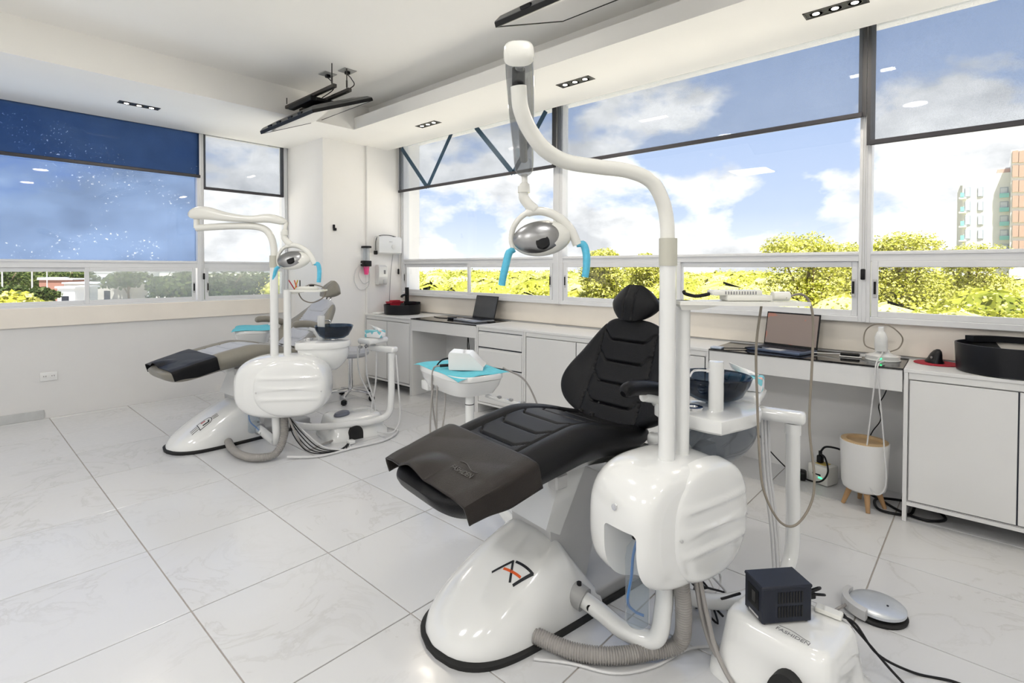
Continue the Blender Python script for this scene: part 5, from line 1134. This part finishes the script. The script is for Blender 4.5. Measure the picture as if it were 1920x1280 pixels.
t = empty('mouse_pad', (3.655, 0.205, ZT+.001), 0, 'round crimson mouse pad on the cabinet at the right edge', 'mouse pad')
MB().lathe([(0, 0), (.10, 0), (.101, .002), (.10, .004), (0, .004)], (0, 0, 0), 40).build('pad', M['crimson'], t)
t = empty('vertical_mouse', (3.66, 0.215, ZT+.0055), R(30), 'black upright mouse on the crimson pad', 'mouse')
m = MB(); m.loft([[(a*spow(math.cos(q), .8)+dx, b*spow(math.sin(q), .8)+dy, z) for q in [2*PI*k/24 for k in range(24)]] for a, b, dx, dy, z in ((.052, .036, 0, 0, 0), (.050, .036, 0, 0, .008), (.044, .026, 0, -.002, .022), (.038, .020, -.004, -.006, .046), (.028, .013, -.008, -.010, .064), (.010, .006, -.012, -.012, .074))]); m.build('shell', M['blackmatte'], t, 50)
MB().cyl((-.02, .022, .03), (-.02, .027, .03), .006, seg=12).build('wheel', M['grey'], t)
# bin under the desk
t = empty('waste_bin', (3.425, 0.495, 0), 0, 'round white bin with wooden rim and splayed wooden legs', 'bin')
MB().lathe([(0.0, .095), (.085, .095), (.099, .105), (.106, .13), (.116, .355), (.116, .362), (.108, .362), (.106, .35), (.098, .13), (.09, .105), (0, .105)], (0, 0, 0), 40).build('tub', M['cab'], t)
MB().lathe([(.084, .352), (.080, .13), (.07, .112), (0, .110)], (0, 0, 0), 32).build('lining', M['bamboo'], t)
MB().lathe([(.110, .352), (.110, .366), (.085, .367), (.083, .350)], (0, 0, 0), 40, close=True).build('rim', M['bamboo'], t)
for k in range(4):
    a = R(20+90*k); c, s = math.cos(a), math.sin(a); MB().cyl((.062*c, .062*s, .104), (.098*c, .098*s, 0.0), .016, .010, 12).build('leg', M['wood'], t)
# plug box and cables on the floor beneath the desk
t = empty('voltage_regulator', (3.63, 0.735, 0), R(-20), 'white voltage regulator box with green light on the floor beside the bin', 'regulator')
MB().box(-.055, .055, -.062, .062, 0.002, .115, .010, 2).build('case', M['cream_plastic'], t); MB().box(-.057, -.054, -.028, -.006, .040, .048).build('green_light', M['led'], t); MB().box(-.057, -.0545, -.02, .03, .056, .064).build('lettering', M['ink'], t); MB().box(-.03, .03, -.03, .03, .113, .118).build('socket_plate', pmat('mustard_label', (.5, .38, .1), .6, var=.05), t)
MB().box(-.022, .012, -.002, .030, .118, .165, .008, 2).cyl((-.005, .014, .16), (-.005, .014, .19), .010, seg=10).build('plug', M['black'], t)
MB().tube(cat_rom([(-.005, .014, .185), (-.0, -.02, .225), (-.01, -.12, .235), (-.03, -.20, .20)], 7), .006, 8).build('plug_cord', M['black'], t)
MB().tube(cat_rom([(-.02, .01, .18), (-.045, -.04, .17), (-.075, -.075, .10), (-.08, -.03, .03), (-.085, .06, .02), (-.05, .13, .05), (.02, .18, .10)], 8), .005, 8).build('side_cord', M['black'], t)
t = empty('power_adapter', (3.59, 0.845, 0), R(10), 'black plug-in adapter on the floor left of the regulator box', 'charger')
MB().box(-.035, .035, -.03, .03, 0.001, .06, .016, 3).build('case', M['black'], t); MB().tube(cat_rom([(0, .03, .03), (.03, .10, .06), (.09, .22, .16), (.12, .30, .30), (.12, .36, .42), (.13, .33, .55), (.12, .38, .66)], 8), .004, 7).build('cord', M['black'], t)
cable('floor_cable', [(3.60, 0.55, .03), (3.55, .44, .012), (3.45, .33, .010), (3.42, .22, .010), (3.50, .15, .010), (3.60, .20, .010), (3.62, .32, .012), (3.55, .45, .012), (3.40, .42, .010), (3.43, .30, .010), (3.55, .28, .02)], .007, M['black'], 'thick black cable coiled on the floor behind the bin')
cable('thin_wall_cable', [(3.72, 0.42, .66), (3.715, .44, .58), (3.72, .47, .50), (3.72, .46, .42), (3.72, .50, .34), (3.72, .53, .25)], .003, M['black'], 'thin black cable hanging from the desk behind the white bin')

# ------------------------------------------------------------------ things on the corner column
t = empty('towel_dispenser', (3.50, 5.179, 1.465), 0, 'white paper towel dispenser on the corner column', 'dispenser')
m = MB(); m.loft([[(sx*a, -d, z) for sx, d in ((-1, 0.0), (1, 0.0), (1, dd), (-1, dd))] for a, dd, z in ((.150, .085, 0), (.152, .10, .015), (.152, .105, .17), (.145, .09, .198), (.13, .05, .205))]); m.build('case', M['white'], t)
MB().cyl((.04, -.104, .085), (.04, -.109, .085), .026, seg=22).build('lock', M['cabedge'], t); MB().box(-.02, .02, -.1085, -.106, .135, .143).build('badge', M['greylight'], t)
MB().tube(cat_rom([(.12, -.03, .205), (.0, -.06, .215), (-.12, -.05, .205), (-.162, -.05, .15), (-.165, -.05, .04)], 7), .004, 6).build('cord', M['black'], t); MB().box(-.185, -.150, -.07, -.035, -.01, .035, .006, 1).build('plug', M['black'], t)
MB().tube(cat_rom([(.08, -.03, 0), (.075, -.015, -.10), (.06, -.012, -.25), (.05, -.012, -.42), (.04, -.012, -.62)], 7), .0028, 6).build('mains_lead', M['inkgrey'], t)
t = empty('soap_dispenser', (3.415, 5.179, 1.115), 0, 'white soap dispenser below the paper towel dispenser', 'dispenser')
m = MB(); m.loft([[(sx*a, -d, z) for sx, d in ((-1, 0.0), (1, 0.0), (1, dd), (-1, dd))] for a, dd, z in ((.052, .06, 0), (.058, .075, .02), (.058, .085, .12), (.055, .08, .20), (.045, .05, .225))]); m.build('case', M['white'], t)
MB().box(.005, .03, -.087, -.080, .12, .165, .002, 1).build('window', M['inkgrey'], t); MB().box(.0, .045, -.095, -.07, .0, .06, .010, 2).build('lever', M['greylight'], t)
t = empty('bottle_dispenser', (3.215, 5.179, 1.23), 0, 'clear tube dispenser with pink liquid and black band on the column', 'dispenser')
MB().lathe([(.026, .04), (.036, .10), (.036, .30), (.0, .30)], (0, -.05, 0), 22).build('tube', M['clearplastic'], t); MB().lathe([(0.0, .0), (.022, .0), (.034, .095), (.034, .155), (0, .155)], (0, -.05, 0), 22).build('pink_liquid', M['pink'], t); MB().box(-.045, .045, -.09, 0.0, .09, .155, .008, 2).build('band', M['black'], t); MB().box(-.042, .042, -.092, -.008, .295, .318, .006, 2).build('cap', M['black'], t)
MB().tube(cat_rom([(.01, -.03, .10), (-.06, -.03, .12), (-.12, -.02, .04), (-.13, -.02, -.08), (-.06, -.02, -.17), (.04, -.02, -.13), (.06, -.02, -.02), (.04, -.02, .06), (-.03, -.02, .10), (-.08, -.02, .0), (-.02, -.02, -.10), (.05, -.02, -.08)], 8), .0045, 7).build('drip_tube', M['hose_light'], t)
t = empty('wall_hook', (2.850, 5.179, 1.70), 0, 'small black hook on the corner column', 'hook')
MB().box(-.012, .012, -.012, 0, .02, .066, .003, 1).build('back_plate', M['black'], t); MB().box(-.012, .020, -.03, -.004, 0.0, .03, .004, 1).build('hook', M['black'], t)
t = empty('wall_outlet', (0.635, 5.999, 0.358), 0, 'white double power outlet low on the left wall', 'outlet')
MB().box(-.058, .058, -.007, 0, -.038, .038, .004, 2).build('plate', M['white'], t)
for sx in (-.027, .027):
    MB().box(sx-.017, sx+.017, -.0085, -.006, -.015, .015, .001, 1).build('socket', M['cab'], t)
    for dx in (-.007, .007): MB().box(sx+dx-.0015, sx+dx+.0015, -.0092, -.0083, -.002, .009).build('slot', M['black'], t)

# ------------------------------------------------------------------ floor boxes, power supply, pedal
def junction(x, y, rz, sx, sy, h, label, text):
    root = empty('junction_box', (x, y, 0), rz, label, 'junction box', 'floor junction boxes')
    def rr(a, b, z, e=6.0): return [(a*spow(math.cos(q), 2/e), b*spow(math.sin(q), 2/e), z) for q in [2*PI*k/56 for k in range(56)]]
    sh = MB().loft([rr(sx+.045, sy+.045, 0.0), rr(sx+.040, sy+.04, .035), rr(sx+.020, sy+.02, .055), rr(sx+.010, sy+.010, h*.6), rr(sx, sy, h-.02), rr(sx-.012, sy-.012, h-.004), rr(sx-.03, sy-.03, h)]).build('cover', M['white'], root, 60)
    ox_ = sx*.38 if text else -sx*.2
    # arched cable opening low in the near side
    ar = [(ox_+.055*math.cos(q), h*.26+h*.40*math.sin(q)) for q in [PI*k/14 for k in range(15)]]
    MB().prism([(ox_+.055, 0.001)]+ar+[(ox_-.055, 0.001)], 1, -sy-.045, -sy+.05).build('cable_opening', M['rubber'], root)
    if text:
        cu = bpy.data.curves.new('box_lettering', 'FONT'); cu.body = 'FASHIDEN'; cu.size = .021; cu.extrude = .0004; cu.align_x = 'CENTER'
        tmp = bpy.data.objects.new('tmp', cu); col.objects.link(tmp); bpy.context.view_layer.update(); me = bpy.data.meshes.new_from_object(tmp); bpy.data.objects.remove(tmp)
        lt = bpy.data.objects.new('lettering', me); col.objects.link(lt); me.materials.append(M['inkgrey']); lt.parent = root; lt.location = (0.045, -sy*.74, h+.0006)
        MB().tube([(.0+.011*k, -sy*.74+.022+.005*math.sin(k*.6), h+.001) for k in range(9)], .0010, 5).build('flourish', M['inkgrey'], root)
    return root
junction(1.805, 0.452, R(-98), 0.158, 0.130, 0.205, 'white floor junction box in the foreground carrying the black power supply', True)
junction(2.20, 3.72, R(-10), 0.20, 0.15, 0.16, 'white floor junction box beside the taupe dental chair', False)
t = empty('power_supply', (1.785, 0.483, 0.2065), R(-41), 'black vented power supply on the foreground floor box', 'power supply')
MB().box(-.082, .082, -.048, .048, 0.004, .115, .003, 1).build('case', M['steel'], t); MB().box(-.084, .084, -.050, .050, .108, .119, .003, 1).build('lid', M['steel'], t)
for r_ in range(2):
    for c_ in range(9): MB().box(-.030+c_*.0095, -.0255+c_*.0095, -.0505, -.047, .022+r_*.044, .056+r_*.044).build('vent_slot', M['rubber'], t)
MB().box(-.0835, -.081, -.03, .03, .035, .095).build('front_panel', M['black'], t); MB().box(-.0845, -.083, -.015, .004, .05, .085).build('meter', M['blackglass'], t); MB().box(-.0842, -.083, -.03, .02, .012, .018).build('maker_mark', M['greylight'], t)
for sx in (-.07, .07):
    for sy in (-.035, .035): MB().cyl((sx, sy, 0), (sx, sy, .005), .007, seg=10).build('foot', M['rubber'], t)
MB().box(.082, .125, -.012, .012, .045, .065, .003, 1).build('mains_plug', M['black'], t); MB().tube(cat_rom([(.125, 0, .055), (.16, 0, .05), (.175, .03, .03), (.15, .06, .015), (.10, .06, .012)], 6), .0042, 7).build('mains_cord', M['black'], t); MB().tube(cat_rom([(.082, -.03, .08), (.12, -.03, .09), (.14, 0, .075), (.11, .02, .05)], 6), .0035, 7).build('second_cord', M['black'], t)
tag(MB().box(1.878, 1.914, 0.325, 0.400, .2065, .221, .003, 1).build('cord_switch', M['cream_plastic']), 'beige inline switch lying behind the black power supply', 'switch')
cable('foot_pedal_cable', [(1.90, 0.34, 0.214), (1.96, .30, .17), (2.03, .25, .06), (2.10, .16, .006), (2.14, .06, .006), (2.12, -.02, .006), (2.05, -.03, .006), (1.98, .03, .006), (1.97, .12, .006), (2.01, .20, .03), (2.0, .27, .10), (1.92, .33, .212)], .0042, M['black'], 'thin black cable looping over the floor beside the foreground floor box')
cable('mains_cable', [(1.92, .22, .03), (1.95, .16, .010), (1.93, .09, .009), (1.86, .03, .009), (1.80, -.02, .009)], .0085, M['steel'], 'thick dark cable leaving the foreground floor box at the bottom edge')
t = empty('foot_pedal', (2.385, 0.300, 0), R(118), 'silver disc foot pedal on the floor at the lower right', 'foot pedal')
MB().lathe([(0, 0), (.098, 0), (.100, .008), (.094, .014), (0, .014)], (0, 0, 0), 40).build('rubber_base', M['rubber'], t)
MB().lathe([(0, .020), (.086, .020), (.091, .024), (.091, .034), (.086, .038), (.05, .042), (0, .043)], (-.004, 0, 0), 44).build('disc', pmat('brushed_silver', (.62, .65, .69), .32, metal=.6, var=.06, vscale=20), t)
m = MB(); m.loft([[(math.cos(a)*r, math.sin(a)*r, z) for r, z in ((.088, .012), (.112, .012), (.110, .046), (.088, .050))] for a in [R(-52+104*k/14) for k in range(15)]]); m.build('guard', M['greylight'], t)
MB().cyl((-.03, .02, .042), (-.03, .02, .045), .004, seg=8).build('screw', M['steel'], t)
MB().tube(cat_rom([(.11, .02, .025), (.16, .06, .018), (.22, .12, .008)], 6), .0055, 8).build('lead', M['hose'], t)
t = empty('foot_control', (2.10, 3.70, 0.1605), R(20), 'dark grey oval foot control on the floor box beside the taupe chair', 'foot pedal')
MB().lathe([(0, 0), (.06, 0), (.064, .008), (.055, .024), (.03, .032), (0, .033)], (0, 0, 0), 32, 1.15, .75).build('shell', pmat('slate_plastic', (.13, .14, .18), .4, var=.06), t); MB().tube(cat_rom([(.065, -.01, .012), (.14, -.03, .010), (.20, -.10, .008)], 6), .004, 7).build('lead', M['hose_light'], t)

# cables below the side boxes
cable('extension_lead', [(1.319, 1.10, .006), (1.384, 1.00, .006), (1.446, .87, .006), (1.558, .79, .006), (1.713, .74, .006), (1.80, .66, .006)], .005, M['hose_light'], 'pale cord running over the tiles under the corrugated hose')
t = empty('cable_bundle', (1.95, 0.80, 0), 0, 'tangle of black cables and white tubes on the floor behind the side box', 'cable')
for k in range(7):
    pts = [(random.uniform(-.12, .0), random.uniform(-.12, .05), .01+.006*k), (random.uniform(-.06, .12), random.uniform(-.08, .08), .02+.006*k), (random.uniform(-.1, .1), random.uniform(-.12, .1), .012+.005*k), (random.uniform(-.02, .16), random.uniform(-.10, .06), .03+.008*k), (-.16+.02*k, -.02, .06+.03*k)]
    MB().tube(cat_rom(pts, 7), .0042, 6).build('cord' if k < 4 else 'white_tube', M['black'] if k < 4 else M['hose_light'], t)
MB().tube(cat_rom([(.10, .02, .09), (.05, .05, .17), (-.05, -.02, .10), (-.10, -.10, .13), (-.16, -.20, .22)], 8), .0045, 7).build('cord', M['black'], t)
t = empty('cable_bundle', (1.82, 3.42, 0), 0, 'tangle of black cords on the floor in front of the taupe chair box', 'cable')
for k in range(5):
    pts = [(-.20, .14+.02*k, .30), (-.19+.02*k, .10, .16), (-.12+.03*k, .02, .04), (.02+.03*k, -.02-.01*k, .008), (.14+.02*k, .02*k, .008), (.24, .06, .012)]
    MB().tube(cat_rom(pts, 7), .0035 if k < 4 else .006, 6).build('cord' if k < 4 else 'white_tube', M['black'] if k < 4 else M['hose_light'], t)
MB().box(.20, .25, .03, .08, .002, .03, .006, 2).build('connector', M['white'], t)
cable('floor_tube', [(1.58, 3.50, .02), (1.75, 3.38, .010), (2.0, 3.36, .010), (2.25, 3.34, .010), (2.45, 3.46, .010), (2.42, 3.62, .02), (2.30, 3.75, .05)], .008, M['hose_light'], 'pale tube curving over the floor around the back floor box')

# ------------------------------------------------------------------ things lying on the trays
def paper(name, c, rz, hx, hy, label, droop):
    root = empty(name, c, rz, label, 'paper sheet', 'blue tray papers'); n = 18; vs = []
    for j in range(n+1):
        for i in range(n+1):
            u, v = 2*i/n-1, 2*j/n-1
            d = max(0, abs(u)-.86)+max(0, abs(v)-.86)
            cor = droop*max(0, (u*-.7+v*.7)-.75)
            vs.append((hx*u*1.02, hy*v*1.02, .004+.003*math.sin(u*6+v*4)-d*.10*.4-cor*.02))
    fs = [(j*(n+1)+i, j*(n+1)+i+1, (j+1)*(n+1)+i+1, (j+1)*(n+1)+i) for j in range(n) for i in range(n)]
    o = MB().add(vs, fs).build('sheet', M['bluepaper'], root, 60); s = o.modifiers.new('t', 'SOLIDIFY'); s.thickness = .0012
paper('tray_paper', (2.175, 2.42, 0.689), R(78), .28, .172, 'turquoise paper sheet on the instrument tray behind the black chair', 1)
paper('tray_paper', (2.05, 5.25, 0.724), R(65), .25, .165, 'turquoise paper sheet on the instrument tray near the left window', 0)
t = empty('tray_device', (2.15, 2.34, 0.697), R(-52), 'white sloped electronic box on the turquoise tray paper', 'device')
MB().prism([(-.085, 0), (.115, 0), (.118, .018), (.035, .098), (-.085, .105), (-.092, .09), (-.090, .01)], 1, -.075, .075).build('case', M['white'], t, 30); MB().box(.05, .10, -.05, .05, .0, .012, .003, 1).build('foot', M['grey'], t)
MB().tube(cat_rom([(-.088, .03, .05), (-.12, .04, .05), (-.165, .06, .03), (-.20, .08, -.02), (-.215, .10, -.12)], 7), .005, 8).build('black_lead', M['black'], t); MB().tube([(-.088, -.03, .022), (-.15, -.035, .018)], .009, 10).build('connector', M['black'], t)
MB().tube(cat_rom([(-.15, -.035, .018), (-.19, -.03, .0), (-.205, -.01, -.10), (-.20, .02, -.30), (-.15, .06, -.55), (-.08, .10, -.66)], 8), .0055, 8).build('grey_lead', M['hose'], t)
def tissue(c, rz, label, pattern):
    root = empty('tissue_pack', c, rz, label, 'tissue pack', 'tissue packs')
    MB().box(-.04, .04, -.075, .075, 0, .058, .008, 2).build('pack', pattern, root)
    m = MB(); m.loft([[(-.03+.01*k, -.055+.012*k, .058+.010*math.sin(k*.9)), (.03-.005*k, -.055+.012*k, .058+.006*k*(1 if k < 5 else .9))] for k in range(10)], False, False, False); o = m.build('tissue', M['paper'], root, 60); s = o.modifiers.new('t', 'SOLIDIFY'); s.thickness = .002
def patt():
    m = pmat('printed_pack', (.8, .8, .8), .5); nt = m.node_tree; b = nt.nodes['Principled BSDF']; t = N(nt, 'ShaderNodeTexCoord'); v = N(nt, 'ShaderNodeTexVoronoi', Scale=22.0); nt.links.new(t.outputs['Object'], v.inputs['Vector'])
    s = N(nt, 'ShaderNodeSeparateColor'); nt.links.new(v.outputs['Color'], s.inputs[0]); r = ramp(nt, [(.0, (.82, .83, .84)), (.42, (.20, .55, .62)), (.72, (.82, .82, .82)), (.86, (.80, .42, .35))]); r.color_ramp.interpolation = 'CONSTANT'; nt.links.new(s.outputs[0], r.inputs[0]); nt.links.new(r.outputs[0], b.inputs['Base Color']); return m
PT = patt()
tissue((2.36, 3.64, 0.7465), R(20), 'patterned tissue pack on the white holder beside the taupe chair', PT)
tissue((2.215, 0.738, 0.8115), R(10), 'tissue pack on the white holder behind the smoky bowl', PT)
# boxes lying on the instrument shelves
t = empty('curing_device', (1.815, 0.610, 1.1955), R(-47.6), 'ivory control box with black lead on the shelf beside the lamp post', 'device')
MB().box(-.065, .085, -.035, .035, 0, .020, .005, 2).build('lower_case', M['cream_plastic'], t); MB().box(-.11, .055, -.030, .030, .018, .036, .006, 2).build('upper_case', M['cream_plastic'], t)
for k in range(12): MB().box(-.07+k*.009, -.066+k*.009, -.0305, -.028, .022, .032).build('vent_slot', M['inkgrey'], t)
MB().cyl((.10, 0, .016), (.155, 0, .016), .015, seg=18).build('handpiece_rest', M['cream_plastic'], t)
MB().tube(cat_rom([(-.11, 0, .022), (-.15, .01, .014), (-.19, .0, .022), (-.20, -.01, .03)], 6), .006, 8).build('black_lead', M['black'], t)
t = empty('instrument_dish', (1.735, 3.515, 1.1505), R(-47.6), 'small tools with a coiled lead on the shelf of the taupe chair unit', 'tools')
MB().lathe([(0, 0), (.05, 0), (.055, .012), (.04, .022), (0, .024)], (0, 0, 0), 24, 1.5, .6).build('dish', M['cream_plastic'], t)
for k, (dx, mt) in enumerate(((-.09, M['red']), (-.075, M['orange']), (-.06, M['black']), (-.10, pmat('yellow_tool', (.7, .5, .05), .5, var=.05)))): MB().cyl((dx, .01*k, .002), (dx-.04+.02*k, .01*k, .065), .004, seg=7).build('tool', mt, t)
MB().lathe([(0, .02), (.016, .022), (.018, .034), (0, .036)], (.03, 0, 0), 14).build('cap', M['black'], t)

# stool half hidden behind the taupe chair
t = empty('wheeled_stool', (2.74, 4.66, 0), R(15), 'grey wheeled stool half hidden behind the taupe chair', 'stool')
for k in range(5):
    a = R(72*k-150); c, s = math.cos(a), math.sin(a)
    lg = MB().tube([(0, 0, .10), (.12*c, .12*s, .092), (.23*c, .23*s, .075)], [.02, .016, .012], 10).build('leg', M['chrome'], t)
    MB().cyl((.235*c-.012*s, .235*s+.012*c, .028), (.235*c+.012*s, .235*s-.012*c, .028), .028, seg=18).cyl((.235*c-.024*s, .235*s+.024*c, .028), (.235*c+.024*s, .235*s-.024*c, .028), .020, seg=14).build('caster', M['black'], lg)
MB().cyl((0, 0, .09), (0, 0, .44), .022, seg=14).build('gas_lift', M['chrome'], t); MB().lathe([(0, .43), (.15, .43), (.175, .45), (.18, .475), (.165, .505), (0, .515)], (0, 0, 0), 36).build('seat', M['silver_leather'], t)
